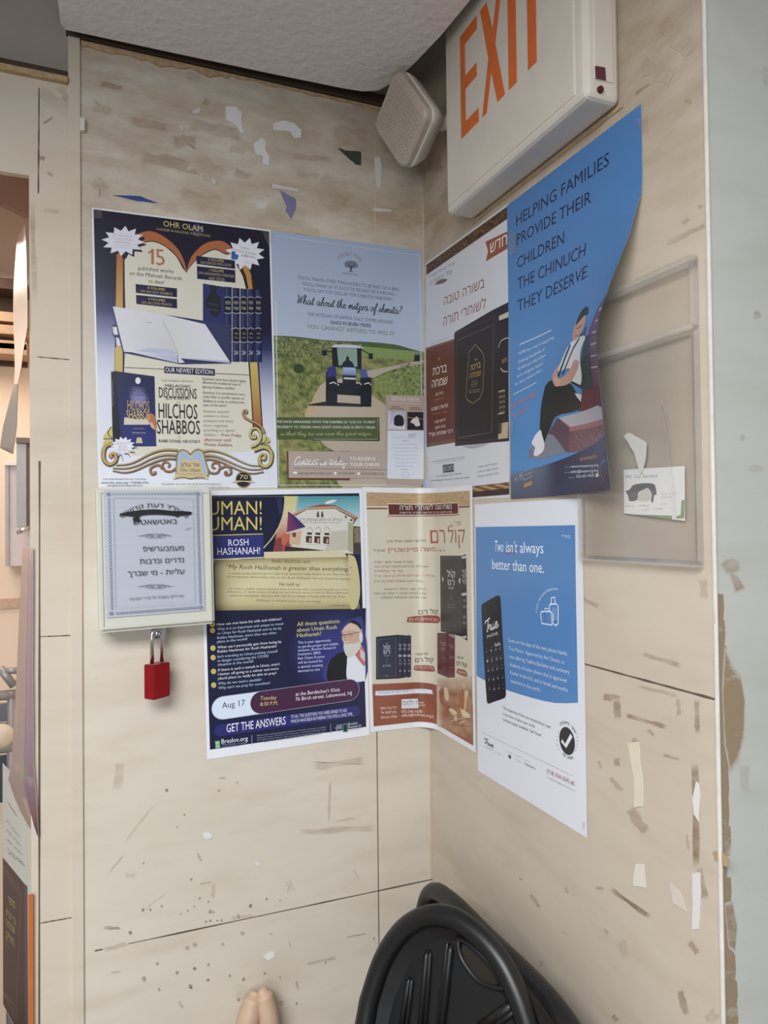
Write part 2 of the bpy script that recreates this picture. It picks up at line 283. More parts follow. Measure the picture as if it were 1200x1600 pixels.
# ------------------------------------------------------------------ printed sheets
from mathutils.geometry import delaunay_2d_cdt
_fc = bpy.data.curves.new('lettering', 'FONT'); _fo = bpy.data.objects.new('lettering', _fc); _fc.resolution_u = 2
_fc.dimensions = '2D'; _fc.fill_mode = 'NONE'
_glyph, _cache = {}, {}
def _outline(t, bold):
    _fc.body = t; _fc.offset = bold; me = _fo.to_mesh()
    V = [(v.co.x, v.co.y) for v in me.vertices]; E = [tuple(e.vertices) for e in me.edges]; _fo.to_mesh_clear(); return V, E
def glyph(ch, bold):
    """triangles of one character (outline triangulated, then filled by winding number) and its advance"""
    k = (ch, bold)
    if k in _glyph: return _glyph[k]
    w = lambda t: (lambda X: max(X)-min(X))([v[0] for v in _outline(t, 0)[0]])
    adv = w('H'+ch+'H')-w('HH'); V, E = _outline(ch, bold) if ch.strip() else ([], [])
    T, P = [], []
    if E:
        r = delaunay_2d_cdt([Vector(v) for v in V], E, [], 0, 1e-5); P = [tuple(p) for p in r[0]]
        nxt = [(V[a], V[b]) for a, b in E]
        for f in r[2]:
            cx = sum(P[i][0] for i in f)/3; cy = sum(P[i][1] for i in f)/3; n = 0
            for (ax, ay), (bx, by) in nxt:
                if (ay > cy) != (by > cy) and cx < (bx-ax)*(cy-ay)/(by-ay)+ax: n += 1 if by > ay else -1
            if n: T.append(tuple(f))
    _glyph[k] = (P, T, adv); return _glyph[k]
BOLDS = (-.008, -.004, 0, .006, .014, .022, .03, .042, .055)
def glyphs(s, bold):
    """flat triangles of a line of lettering in em units, right-to-left scripts put in visual order"""
    bold = min(BOLDS, key=lambda b: abs(b-bold))
    if any('\u0590' <= ch <= '\u05ff' for ch in s):
        out = num = ''
        for ch in s[::-1]:                     # keep digit runs readable
            if ch.isdigit() or (num and ch in '-.'): num = ch+num
            else: out += num+ch; num = ''
        s = out+num
    k = (s, bold)
    if k not in _cache:
        V, T, x = [], [], 0
        for ch in s:
            p, t, adv = glyph(ch, bold); n = len(V); V += [(a+x, b) for a, b in p]; T += [tuple(n+i for i in f) for f in t]; x += adv
        x0 = min(v[0] for v in V); x1 = max(v[0] for v in V); _cache[k] = ([(a-x0, b) for a, b in V], T, x1-x0)
    return _cache[k]
SCRIPT = {  # single-stroke handwriting: strokes in x-height units, then the advance
 'a': ([[(.7,.85),(.35,1),(.1,.6),(.2,.1),(.5,.1),(.75,.85),(.7,.2),(.9,.05),(1.1,.3)]],1.0), 'b': ([[(0,.3),(.3,1.2),(.35,2),(.2,1.9),(.15,.6),(.25,.05),(.6,.1),(.7,.6),(.5,.85),(.25,.6)]],.85),
 'c': ([[(.6,.85),(.35,1),(.1,.5),(.3,.02),(.6,.15),(.8,.4)]],.75), 'e': ([[(.05,.4),(.45,.6),(.5,.9),(.3,1),(.1,.55),(.25,.03),(.55,.1),(.8,.4)]],.75),
 'f': ([[(.1,.3),(.5,1.2),(.55,1.9),(.4,2),(.3,1.2),(.2,-.6),(.3,-.9),(.45,-.5),(.3,.1),(.7,.4)]],.65), 'g': ([[(.7,.85),(.35,1),(.1,.6),(.2,.1),(.5,.2),(.72,.9),(.6,-.5),(.35,-.9),(.2,-.7),(.5,-.2),(1,.3)]],.95),
 'h': ([[(0,.3),(.3,1.3),(.35,2),(.2,1.9),(.12,0)],[(.12,0),(.3,.8),(.5,.95),(.62,.7),(.6,.1),(.75,.05),(.95,.35)]],.9), 'i': ([[(.05,.3),(.25,.95),(.22,.2),(.35,.03),(.6,.35)],[(.32,1.4),(.36,1.47)]],.5),
 'm': ([[(0,.4),(.15,.95),(.12,0)],[(.12,0),(.3,.8),(.48,.95),(.5,0)],[(.5,0),(.68,.8),(.88,.95),(.9,.2),(1.02,.03),(1.25,.35)]],1.2), 'n': ([[(0,.4),(.15,.95),(.12,0)],[(.12,0),(.3,.8),(.5,.95),(.55,.2),(.67,.03),(.9,.35)]],.85),
 'o': ([[(.45,.95),(.2,.9),(.08,.45),(.25,.03),(.55,.2),(.6,.7),(.42,.97),(.55,.75),(.85,.8)]],.75), 'r': ([[(0,.3),(.15,1),(.3,.85),(.5,.85),(.42,.3),(.55,.03),(.75,.35)]],.65),
 's': ([[(0,.2),(.35,1),(.4,.6),(.5,.25),(.3,0),(.05,.1)],[(.3,0),(.7,.35)]],.65), 't': ([[(.05,.3),(.3,1.8),(.2,.5),(.3,.03),(.6,.35)],[(0,1.25),(.55,1.35)]],.55),
 'u': ([[(.05,.5),(.15,.95),(.12,.2),(.3,0),(.55,.4),(.65,.95),(.62,.2),(.75,.03),(.95,.35)]],.9), 'v': ([[(.05,.7),(.15,.95),(.25,.1),(.35,.05),(.6,.9),(.85,.8)]],.75),
 'y': ([[(.05,.5),(.15,.95),(.15,.3),(.3,.1),(.55,.5),(.65,.95),(.5,-.6),(.3,-.9),(.2,-.6),(.6,0),(.95,.35)]],.9), 'z': ([[(.05,.8),(.5,.9),(.1,.1),(.4,.15),(.45,-.4),(.2,-.8),(.15,-.5),(.5,0),(.75,.3)]],.7),
 'd': ([[(.7,.85),(.35,1),(.1,.6),(.2,.1),(.5,.15),(.75,1.2),(.8,2),(.7,.3),(.85,.03),(1.05,.35)]],1.0), 'W': ([[(0,1.7),(.15,2),(.25,1.2),(.3,.05),(.75,1.7),(.8,.05),(1.3,2),(1.5,1.9)]],1.4),
 'C': ([[(1,1.6),(.85,2),(.4,1.6),(.1,.7),(.35,.02),(.8,.2),(1.1,.5)]],1.0), 'T': ([[(0,1.4),(.08,1.8),(.5,1.85),(1.2,2.1)],[(.75,1.9),(.55,.6),(.4,0),(.25,.1)]],.75), '?': ([[(.1,1.6),(.4,2),(.65,1.6),(.3,.9),(.28,.5)],[(.25,.05),(.29,.12)]],.7), ' ': ([],.55)}
def INK(c):                                # printer's ink on copy paper: a little less saturated
    g = .25*c[0]+.6*c[1]+.15*c[2]; return tuple(g+(x-g)*.84 for x in c)
class Sheet:
    """a printed sheet laid out in millimetres (u right, v down from the top left corner).
    S(u, v, lift) puts it in the room; px coordinates measured on the photograph are carried back onto the sheet."""
    def __init__(s, S, w, h, step=.007):
        s.S, s.w, s.h = S, w, h; s.V, s.C, s.Fc, s.K = [], [], [], []; s.L = 0; s.step = step; s.f = (0, 0, 1)
    def at(s, x, y):
        x = s.f[0]+x/s.f[2]; y = s.f[1]+y/s.f[2]; u, v = s.w/2, s.h/2
        for _ in range(14):
            p = proj(s.S(u, v, 0)); a = proj(s.S(u+.5, v, 0)); b = proj(s.S(u, v+.5, 0))
            j = ((a[0]-p[0])*2, (b[0]-p[0])*2, (a[1]-p[1])*2, (b[1]-p[1])*2); D = j[0]*j[3]-j[1]*j[2]
            if abs(D) < 1e-9: break
            ex, ey = x-p[0], y-p[1]; u += max(-80, min(80, (ex*j[3]-j[1]*ey)/D)); v += max(-80, min(80, (j[0]*ey-j[2]*ex)/D)); u = min(max(u, 0), s.w); v = min(max(v, 0), s.h)
        return Vector((u, v))
    def raw(s, P, F, cols):
        n = len(s.V); s.L += s.step
        s.V += [(p[0], p[1], s.L) for p in P]; s.C += [INK(c) for c in cols]; s.Fc += [tuple(n+i for i in f) for f in F]
    def clampp(s, p): return Vector((min(max(p[0], 0), s.w), min(max(p[1], 0), s.h)))
    def mpoly(s, P, col):
        P = [s.clampp(p) for p in P]
        s.raw(P, tessellate_polygon([[(p[0], p[1], 0) for p in P]]), [lin(col)]*len(P))
    def poly(s, pts, col): s.mpoly([s.at(*p) for p in pts], col)
    def curve(s, pts, col): s.mpoly([Vector(p[:2]) for p in catmull([(*s.at(*p), 0) for p in pts+pts[:1]], 5)[:-1]], col)
    def mgrid(s, q, nx, ny, fn):           # q: four corners in mm (TL TR BR BL); fn(s,t)->linear rgb
        P, C = [], []
        for j in range(ny+1):
            for i in range(nx+1):
                a, b = i/nx, j/ny; P.append(s.clampp((q[0]*(1-a)+q[1]*a)*(1-b)+(q[3]*(1-a)+q[2]*a)*b)); C.append(fn(a, b))
        s.raw(P, [(j*(nx+1)+i, j*(nx+1)+i+1, (j+1)*(nx+1)+i+1, (j+1)*(nx+1)+i) for j in range(ny) for i in range(nx)], C)
    def grid(s, pts, nx, ny, fn): s.mgrid([s.at(*p) for p in pts], nx, ny, fn)
    def ell(s, cx, cy, rx, ry, col, n=28, a0=0, a1=360, r=0):
        s.poly([(cx+math.cos(math.radians(a0+(a1-a0)*i/n))*rx*math.cos(r)-math.sin(math.radians(a0+(a1-a0)*i/n))*ry*math.sin(r), cy+math.cos(math.radians(a0+(a1-a0)*i/n))*rx*math.sin(r)+math.sin(math.radians(a0+(a1-a0)*i/n))*ry*math.cos(r)) for i in range(n)], col)
    def mline(s, P, w, col, taper=None):
        L, R = [], []; n = len(P)
        for i, p in enumerate(P):
            t = (P[min(i+1, n-1)]-P[max(i-1, 0)]); t = t.normalized() if t.length > 1e-9 else Vector((1, 0)); k = Vector((-t.y, t.x))*(w/2*(taper[i] if taper else 1)); L.append(s.clampp(p+k)); R.append(s.clampp(p-k))
        s.raw(L+R, [(i, i+1, n+i+1, n+i) for i in range(n-1)], [lin(col)]*(2*n))
    def line(s, pts, wpx, col, smooth=False, tp=None):
        P = [s.at(*p) for p in pts]
        e = (s.at(pts[0][0], pts[0][1]+10)-P[0]).length/10
        if smooth: P = [Vector(p[:2]) for p in catmull([(*p, 0) for p in P], 6)]
        taper = [tp[0]+(tp[1]-tp[0])*i/(len(P)-1) for i in range(len(P))] if tp else None
        s.mline(P, wpx*e, col, taper)
    def ring(s, pts, wpx, col): s.line(list(pts)+[pts[0]], wpx, col)
    def text(s, t, x0, y0, x1, y1, h, col, bold=0, sh=0, fit=True):
        """one line of lettering from its left to its right baseline end; h = capital height"""
        V, T, w = glyphs(t, bold); a, b = s.at(x0, y0), s.at(x1, y1); d = b-a; up = s.at(x0, y0-h)-a
        n = Vector((d.y, -d.x)).normalized(); k = up.dot(n)/.682; sx = d.length/w; dx = d.normalized()
        s.raw([s.clampp(a+dx*(x*sx+sh*y*k)+n*(y*k)) for x, y in V], T, [lin(col)]*len(V))
    def para(s, lines, x0, y0, x1, y1, h, dx, dy, col, bold=0, al='l', sh=0):
        """x0..x1 is the widest line; the others keep the same letter size"""
        ws = [glyphs(t, bold)[2] for t in lines]; m = max(ws)
        for i, t in enumerate(lines):
            k = ws[i]/m; o = {'l': 0, 'c': (1-k)/2, 'r': 1-k}[al]; X, Y = x1-x0, y1-y0
            s.text(t, x0+X*o+dx*i, y0+Y*o+dy*i, x0+X*(o+k)+dx*i, y0+Y*(o+k)+dy*i, h, col, bold, sh)
    def arc(s, t, cx, cy, rx, ry, a0, a1, h, col, bold=0, flip=1):
        """lettering along an ellipse, angles in degrees from the right, clockwise on the page"""
        V, T, w = glyphs(t, bold); c = s.at(cx, cy); ru = abs((s.at(cx+rx, cy)-c).x); rv = abs((s.at(cx, cy+ry)-c).y); hm = (s.at(cx, cy-h)-c).length/.682
        P = []
        for x, y in V:
            a = math.radians(a0+(a1-a0)*x/w); P.append(s.clampp(c+Vector((math.cos(a)*(ru+flip*y*hm), math.sin(a)*(rv+flip*y*hm)))))
        s.raw(P, T, [lin(col)]*len(V))
    def script(s, t, x0, y0, x1, y1, h, col, wt=.2, sh=.25):
        a, b = s.at(x0, y0), s.at(x1, y1); d = b-a; up = (s.at(x0, y0-h)-a).length; n = Vector((d.y, -d.x)).normalized(); dx = d.normalized()
        tot = sum(SCRIPT[c][1] for c in t); sx = d.length/tot; x = 0
        for ch in t:
            st, adv = SCRIPT[ch]
            for k in st:
                P = [a+dx*((x+q[0])*sx+sh*q[1]*up)+n*(q[1]*up) for q in k]
                s.mline([Vector(p[:2]) for p in catmull([(*p, 0) for p in P], 4)], wt*up, col)
            x += adv
    def base(s, col, nx=1, ny=1): s.mgrid([Vector((0, 0)), Vector((s.w, 0)), Vector((s.w, s.h)), Vector((0, s.h))], nx, ny, lambda a, b: lin(col))
    def done(s, name, mat, parent=None, cuts=(), vcuts=(), back=None):
        bm = bmesh.new(); ly = bm.verts.layers.float_color.new('ink')
        vs = []
        for p, c in zip(s.V, s.C): v = bm.verts.new(p); v[ly] = (*c, 1); vs.append(v)
        for f in s.Fc:
            try: bm.faces.new([vs[i] for i in f])
            except ValueError: pass
        for q, nn in [(Vector((u, 0, 0)), Vector((1, 0, 0))) for u in cuts]+[(Vector((0, u, 0)), Vector((0, 1, 0))) for u in vcuts]:
            bmesh.ops.bisect_plane(bm, geom=list(bm.verts)+list(bm.edges)+list(bm.faces), dist=1e-5, plane_co=q, plane_no=nn)
        for f in bm.faces:
            if f.normal.z < 0: f.normal_flip()
        for v in bm.verts: v.co = s.S(v.co.x, v.co.y, v.co.z)
        me = bpy.data.meshes.new(name); bm.to_mesh(me); bm.free(); me.materials.append(mat)
        o = bpy.data.objects.new(name, me); COL.objects.link(o)
        if parent: o.parent = parent; o.matrix_parent_inverse = parent.matrix_world.inverted()
        return o
def flatA(o, rot, lift):
    c, sn = math.cos(rot), math.sin(rot)
    return lambda u, v, l: PA(o[0]+(u*c+v*sn)/1000, o[1]+(u*sn-v*c)/1000, lift+l/1000)
def flatB(o, rot, lift):
    c, sn = math.cos(rot), math.sin(rot)
    return lambda u, v, l: PB(o[0]+(u*c+v*sn)/1000, o[1]+(u*sn-v*c)/1000, lift+l/1000)
def mixl(a, b, t): t = max(0, min(1, t)); a, b = (lin(a) if isinstance(a, str) else a), (lin(b) if isinstance(b, str) else b); return tuple(x+(y-x)*t for x, y in zip(a, b))
def stops(L, t):
    for (a, ca), (b, cb) in zip(L, L[1:]):
        if t <= b: return mixl(ca, cb, (t-a)/(b-a))
    return lin(L[-1][1])
def rect(x0, y0, x1, y1): return [(x0, y0), (x1, y0), (x1, y1), (x0, y1)]
def nz(a, b, k=1, z=0): return .5+.5*noise.noise(Vector((a*k, b*k, z)))
WHITE = '#e4e5ea'
PW, PH = 279, 432

# ---- poster 1: navy book announcement with gold frame (left wall, top left)
P = Sheet(flatA((-.5647, .4906), .0182, .0004), PW, PH); P.base(WHITE)
G1 = [(0, '#17162e'), (.27, '#191a38'), (.36, '#2c3468'), (.44, '#7b83ac'), (.53, '#bfc3d8'), (.62, '#d6d9e6'), (1, '#dfe2ec')]
G2 = [(0, '#17162e'), (.40, '#191a38'), (.47, '#2c3468'), (.55, '#8289b0'), (.66, '#c3c7da'), (.78, '#d9dce8'), (1, '#dfe2ec')]
P.mgrid([Vector((2.6, 2.6)), Vector((276, 2.6)), Vector((276, 429)), Vector((2.6, 429))], 12, 60, lambda a, b: mixl(stops(G1, b), stops(G2, b), a*1.4-.2))
P.f = (130, 310, 3.871)
CRE = '#d9d4c0'
P.curve([(262, 900), (250, 420), (262, 360), (300, 300), (350, 268), (420, 258), (480, 280), (560, 350), (622, 440), (680, 345), (760, 300), (840, 305), (930, 380), (985, 480), (1005, 560), (1012, 900), (1040, 1350), (1060, 1500), (900, 1540), (620, 1550), (400, 1550), (250, 1530), (244, 1200)], CRE)
GOLD = [(0, '#b4682f'), (.4, '#c28f3d'), (.75, '#cdb652'), (1, '#c9b055')]
P.poly([(193, 330), (250, 330), (252, 560), (250, 960), (240, 1300), (180, 1300), (190, 960), (197, 560)], '#3a2320')
P.grid([(203, 332), (240, 332), (238, 1290), (186, 1290)], 1, 12, lambda a, b: stops(GOLD, b*1.6))
P.poly([(925, 395), (985, 385), (1018, 450), (1036, 548), (985, 548), (965, 470)], '#32201d'); P.poly([(955, 400), (990, 400), (1015, 460), (1024, 548), (1000, 548), (985, 470)], '#bf8434')
P.f = (130, 550, 3.871)
P.poly([(998, 60), (1062, 60), (1088, 470), (1026, 470), (1014, 250)], '#3a2320')
P.grid([(1008, 62), (1053, 62), (1080, 450), (1033, 450)], 1, 8, lambda a, b: stops([(0, '#cbb552'), (.45, '#c19a45'), (1, '#a8602c')], b))
P.f = (130, 310, 3.871)
for k, (col, sc) in enumerate((('#2b1a1c', 6), ('#b5632c', 0))):
    P.curve([(315-sc, 218), (400, 198-sc), (480, 226-sc), (560, 292-sc), (605, 365), (626, 446+sc), (592, 388+sc), (540, 320+sc), (470, 272+sc), (410, 256+sc), (350, 266+sc), (372, 240)], col)
    P.curve([(624, 446+sc), (640, 385), (668, 335-sc), (725, 280-sc), (790, 258-sc), (850, 262-sc), (900, 305), (870, 335+sc), (800, 306+sc), (735, 330+sc), (680, 372+sc), (645, 412+sc)], col)
P.poly([(640, 178), (690, 240), (735, 190), (690, 150)], '#3a3c60')
P.text('OHR OLAM', 485, 168, 722, 202, 34, '#d9bd62', .03); P.text('A LEADER IN HALACHIC PUBLICATIONS', 442, 190, 768, 235, 14, '#b9a45e', .004)
def burst(S, cx, cy, rx, ry, n, col, tilt=0, inner=.68):
    S.poly([(cx+rx*(1 if i % 2 == 0 else inner)*math.cos(math.pi*i/n+tilt), cy+ry*(1 if i % 2 == 0 else inner)*math.sin(math.pi*i/n+tilt)) for i in range(2*n)], col)
for dx, dy in ((12, 14), (0, 0)):
    burst(P, 242+dx, 258+dy, 132, 92, 12, '#26233a' if dx else '#dcdbe6', .1)
P.para(['LEARN MORE WITH THE', 'FULL COLOR SUMMARY', 'CHART BOOKLETS'], 175, 222, 300, 240, 9, 0, 20, '#c08d8d', 0, 'c'); P.para(['CONTAINING SUMMARIES', 'AND CHARTS FOR EACH'], 185, 280, 290, 292, 5, 0, 14, '#9a96a8', 0, 'c')
burst(P, 978, 336, 122, 100, 12, '#e0dfe8', .25)
P.para(['LEARN', 'HILCHOS SUKKAH', 'WITH'], 905, 292, 1045, 322, 13, 0, 24, '#8f8493', 0, 'c'); P.poly([(897, 318), (922, 324), (916, 350), (935, 372), (895, 368)], '#2b61a8'); P.ell(926, 352, 13, 15, '#2b61a8'); P.text('Dirshu', 975, 352, 1040, 364, 15, '#7d7894', 0, .3)
P.para(['DAILY HALACHA', 'PROGRAM'], 975, 380, 1035, 392, 5, 0, 10, '#b8a58c')
P.f = (160, 340, 9.23)
P.poly([(655, 505), (720, 452), (742, 454), (742, 676), (704, 673), (704, 500), (672, 525)], '#b57338'); P.text('5', 778, 683, 905, 690, 228, '#b57338', .055); P.text('published works', 515, 752, 1025, 803, 55, '#45423f', .004); P.text('on the Mishnah Berurah', 388, 825, 1145, 905, 55, '#45423f', .004); P.text('to date!', 665, 940, 893, 962, 55, '#45423f', .004)
P.poly([(478, 958), (1075, 1022), (1075, 1150), (482, 1085)], '#1e2044'); P.poly([(485, 1115), (1075, 1175), (1077, 1310), (490, 1245)], '#1e2044')
Y1, Y2 = '#d3bb5e', '#b8a768'
P.text('8 VOLUMES', 655, 1030, 902, 1058, 36, Y1, .02); P.text('ON HILCHOS SHABBOS', 548, 1076, 1010, 1122, 36, Y2); P.text('4 VOLUMES', 660, 1190, 905, 1215, 36, Y1, .02); P.text('ON HILCHOS PESACH', 568, 1240, 1000, 1276, 36, Y2)
P.f = (290, 340, 8.571)
P.poly([(142, 512), (660, 575), (662, 688), (148, 622)], '#1e2044'); P.poly([(150, 650), (662, 705), (666, 874), (156, 820)], '#1e2044')
P.text('3 VOLUMES', 300, 577, 512, 600, 34, Y1, .02); P.text('ON SUKKOS AND LULAV', 200, 615, 612, 655, 34, Y2); P.text('1 VOLUME', 320, 720, 510, 738, 34, Y1, .02); P.text('ON HASHKAMOS HABOKER', 172, 755, 650, 805, 34, Y2); P.text('AND TZITZIS', 310, 828, 522, 850, 34, Y2)
P.f = (130, 310, 3.871)
P.poly([(724, 515), (852, 536), (852, 968), (880, 972), (880, 1000), (724, 770)], '#28306a'); P.poly([(770, 525), (808, 530), (806, 580), (834, 600), (834, 690), (800, 720), (772, 700), (738, 640), (748, 600), (770, 575)], '#242432'); P.para(['SHABBOS', 'VOL ONE'], 756, 640, 812, 648, 8, 0, 34, '#5a5c78', 0, 'c'); P.text('SUMMARIES', 752, 768, 808, 778, 8, '#8d90a8'); P.poly([(734, 780), (800, 790), (830, 860), (734, 790)], '#1d1f30')
for i, (x, w, t) in enumerate(((852, 46, 534), (902, 44, 540), (950, 42, 545), (994, 40, 550), (1038, 42, 552))):
    P.grid([(x, t), (x+w, t+4), (x+w, 990), (x, 988)], 6, 1, lambda a, b: stops([(0, '#151838'), (.3, '#39447f'), (.5, '#27305f'), (1, '#121430')], a))
    for y0, y1 in ((602, 690), (790, 865)): P.poly([(x+2, y0), (x+w-2, y0+3), (x+w-2, y1+3), (x+2, y1)], '#191a24'); P.line([(x+2, y0), (x+w/2, y0-8), (x+w-2, y0+3)], 4, '#aab0cc'); P.line([(x+2, y1), (x+w/2, y1+8), (x+w-2, y1+3)], 4, '#aab0cc')
    P.text('הלכות', x+8, 640, x+w-8, 642, 20, '#c6c8d4', .01); P.text('שבת', x+8, 672, x+w-8, 674, 18, '#c6c8d4', .01); P.text('משנה', x+10, 822, x+w-10, 824, 11, '#9c9fb4'); P.text('ברורה', x+10, 848, x+w-10, 850, 11, '#9c9fb4'); P.text('אב', x+9, 944, x+w-9, 946, 26, '#c0c3d2', .01)
P.f = (160, 470, 9.23)
P.poly([(128, 75), (160, 80), (830, 190), (1850, 350), (1852, 905), (1150, 915), (1090, 910), (295, 750), (255, 600), (180, 680), (180, 540), (140, 480), (190, 440), (140, 350), (195, 340)], '#343a63')
P.poly([(150, 375), (205, 380), (225, 490), (165, 490)], '#dcdce4'); P.poly([(195, 530), (238, 540), (268, 650), (205, 655)], '#d4d6e6')
def bluish(a, b): return mixl('#d9dcea', '#5668b0', max(0, nz(a*9, b*5, 1)*1.5-.35)*(b**.5))
P.grid([(430, 745), (700, 690), (1080, 800), (1085, 900)], 14, 5, bluish)
P.grid([(150, 82), (830, 185), (1100, 800), (310, 735)], 8, 8, lambda a, b: mixl('#d9d9e2', '#c9c8c6', .9*a*b+.3*nz(a*4, b*4)))
P.grid([(830, 185), (1480, 340), (1830, 870), (1110, 830)], 8, 8, lambda a, b: mixl('#d2d0cc', '#dcdce2', a+.3*nz(a*4, b*4)))
P.grid([(470, 720), (700, 685), (1020, 705), (1090, 800)], 12, 3, lambda a, b: mixl('#dddfea', '#6a78b6', nz(a*8, b*3)*1.2-.2))
P.grid([(1110, 830), (1450, 840), (1830, 870), (1840, 900)], 16, 3, lambda a, b: mixl('#dddfea', '#5f6fb4', nz(a*9, b*4, 1, 3)*1.3-.2)); P.poly([(1085, 800), (1125, 830), (1190, 890), (1100, 900)], '#d6d8e2')
P.line([(640, 315), (715, 318)], 10, '#a8a8b4'); P.line([(870, 290), (1020, 590), (1105, 810)], 16, '#c2beb6')
P.f = (130, 550, 3.871)
P.line([(250, 94), (490, 104)], 3, '#4a4640'); P.line([(795, 130), (1010, 140)], 3, '#4a4640'); P.poly([(490, 88), (795, 104), (795, 144), (490, 127)], '#1e2044'); P.text('OUR NEWEST EDITION:', 497, 121, 788, 136, 27, '#e6e6ee', .02)
P.poly([(168, 120), (198, 115), (232, 145), (240, 560), (205, 530), (178, 548)], '#23242f'); P.line([(176, 170), (180, 330)], 3, '#70707c'); P.text('HALACHIC', 177, 250, 189, 250, 5, '#70707c')
P.grid([(200, 117), (430, 148), (441, 570), (232, 572)], 14, 18, lambda a, b: mixl(mixl('#20264f', '#2b3578', b), '#7d7fb6', 1.3-((a-.55)**2*14+(b-.32)**2*45)*1.3))
P.ell(331, 174, 16, 20, '#e0e2ea'); P.text('DISCUSSIONS', 275, 262, 392, 268, 32, '#1d1f3a', .01); P.text('HALACHIC', 290, 226, 380, 230, 10, '#3a3d66')
P.poly([(248, 395), (330, 408), (400, 405), (398, 440), (330, 440), (246, 440)], '#cfcab8'); P.curve([(375, 385), (410, 372), (437, 400), (440, 470), (415, 458), (398, 430)], '#b9714a'); P.poly([(395, 420), (420, 430), (436, 470), (412, 458)], '#d8b078')
P.text('HILCHOS', 268, 350, 400, 356, 58, '#c9a24e', .02); P.text('SHABBOS', 262, 404, 402, 408, 52, '#d8bb5e', .02)
P.text('SECOND EDITION', 306, 466, 368, 468, 6, '#a9adc8'); P.text('RABBI DONIEL NEUSTADT', 296, 492, 380, 494, 7, '#c9cce0', .01); P.poly([(325, 518), (352, 518), (360, 552), (318, 552)], '#cbbf94')
K = '#26242a'
P.text('THE TENBORY EDITION', 472, 178, 662, 184, 11, '#9a968c'); P.text('HALACHIC', 495, 210, 650, 218, 17, K); P.text('DISCUSSIONS', 458, 275, 686, 284, 62, K, 0); P.text('הלכות ודינים', 500, 288, 640, 292, 14, K)
P.text('on', 566, 306, 584, 307, 8, '#777'.replace('777', '777777')); P.text('HILCHOS', 456, 398, 690, 406, 88, K, .006); P.text('SHABBOS', 446, 494, 706, 498, 84, K, .006); P.text('by', 573, 518, 587, 519, 7, '#777777'); P.text('RABBI DONIEL NEUSTADT', 457, 546, 708, 551, 17, '#33323a', .008)
P.f = (290, 570, 8.571)
TX = '#6b6862'
P.text('Question: how have electric lights', 218, 200, 805, 236, 32, TX, .006); P.text('affected the traditional way of', 222, 250, 735, 280, 32, TX); P.text('lighting Shabbos candles?', 222, 310, 660, 332, 32, TX)
P.text('Question: Is it permitted to use a', 225, 385, 795, 412, 32, TX, .006); P.text('water filter or purifier system on', 230, 440, 780, 466, 32, TX); P.text('Shabbos in order to enhance the', 230, 498, 782, 520, 32, TX); P.text('taste of the water?', 232, 552, 548, 562, 32, TX)
for t, y, x in (('Practical, sourced', 640, 575), ('answers to these', 700, 572), ('questions and many', 765, 635), ('more, organized', 828, 555), ('according to a typical', 890, 652)): P.text(t, 236, y, x, y+6, 38, '#a79f97')
P.text('Shabbos \u2014', 242, 952, 462, 956, 38, '#a79f97'); P.text('from Friday', 478, 956, 745, 968, 42, '#b06a4c', .012); P.text('afternoon until', 246, 1022, 605, 1028, 42, '#b06a4c', .012); P.text('Motzei Shabbos.', 248, 1085, 630, 1092, 42, '#9a7260', .012)
# scrollwork
def scroll(S, pts, w, dark='#4b3a2a', col='#b99a5c', tp=(1, 1)):
    S.line([(x+w*.12, y+w*.22) for x, y in pts], w*1.25, dark, True, tp); S.line(pts, w*.8, col, True, tp)
P.f = (150, 660, 8.571)
for i, (c, pts) in enumerate((('#b3985e', [(265, 570), (400, 560), (520, 525), (680, 440), (830, 380), (960, 362), (1090, 370)]), ('#b39a68', [(225, 610), (400, 612), (560, 570), (720, 490), (870, 440), (980, 428), (1075, 435)]), ('#a88a6a', [(222, 645), (380, 668), (520, 640), (700, 560), (860, 500), (980, 480), (1065, 485)]))): scroll(P, pts, 34, col=c, tp=(.5, 1))
scroll(P, [(1065, 610), (1010, 650), (930, 645), (885, 580), (905, 535), (950, 530), (985, 570), (960, 600)], 28, col='#a4764e', tp=(1, .8)); scroll(P, [(890, 620), (840, 570), (780, 580), (725, 620), (745, 690), (790, 680), (780, 655)], 28, col='#a4764e')
P.curve([(215, 50), (170, 100), (120, 150), (100, 225), (215, 225)], '#c9bf6a'); P.line([(205, 60), (165, 120), (170, 170), (215, 215)], 12, '#4b3a2a', True); P.line([(100, 222), (215, 222)], 12, '#4b3a2a'); P.curve([(100, 325), (95, 270), (150, 238), (235, 245), (150, 285)], '#c9bf6a')
scroll(P, [(225, 290), (150, 300), (100, 370), (105, 500), (180, 560), (260, 510), (260, 430), (215, 415), (190, 440), (215, 470)], 42, col='#bf9a55', tp=(1.2, .9))
burst(P, 360, 312, 165, 122, 13, '#e2e2ec', .15, .7); P.para(['ALREADY IN ITS', 'SECOND', 'PRINTING!'], 255, 300, 460, 296, 34, 0, 44, '#b58f94', 0, 'c')
for a in ([(290, 490), (330, 430), (365, 520)], [(390, 430), (420, 420), (460, 470)], [(460, 405), (500, 400), (530, 415)], [(490, 355), (520, 340), (560, 345)]): P.line(a, 10, '#2c2a38', True, (1.4, .3))
P.f = (290, 660, 8.571)
for i, (c, pts) in enumerate((('#b8a66c', [(230, 385), (330, 372), (460, 395), (600, 450), (760, 530), (880, 572), (1000, 580)]), ('#b39a68', [(240, 440), (340, 440), (460, 470), (620, 540), (760, 600), (880, 628), (1030, 625)]), ('#a88a6a', [(250, 490), (340, 490), (470, 525), (620, 595), (780, 660), (900, 682), (1040, 662)]))): scroll(P, pts, 34, col=c, tp=(1, .4))
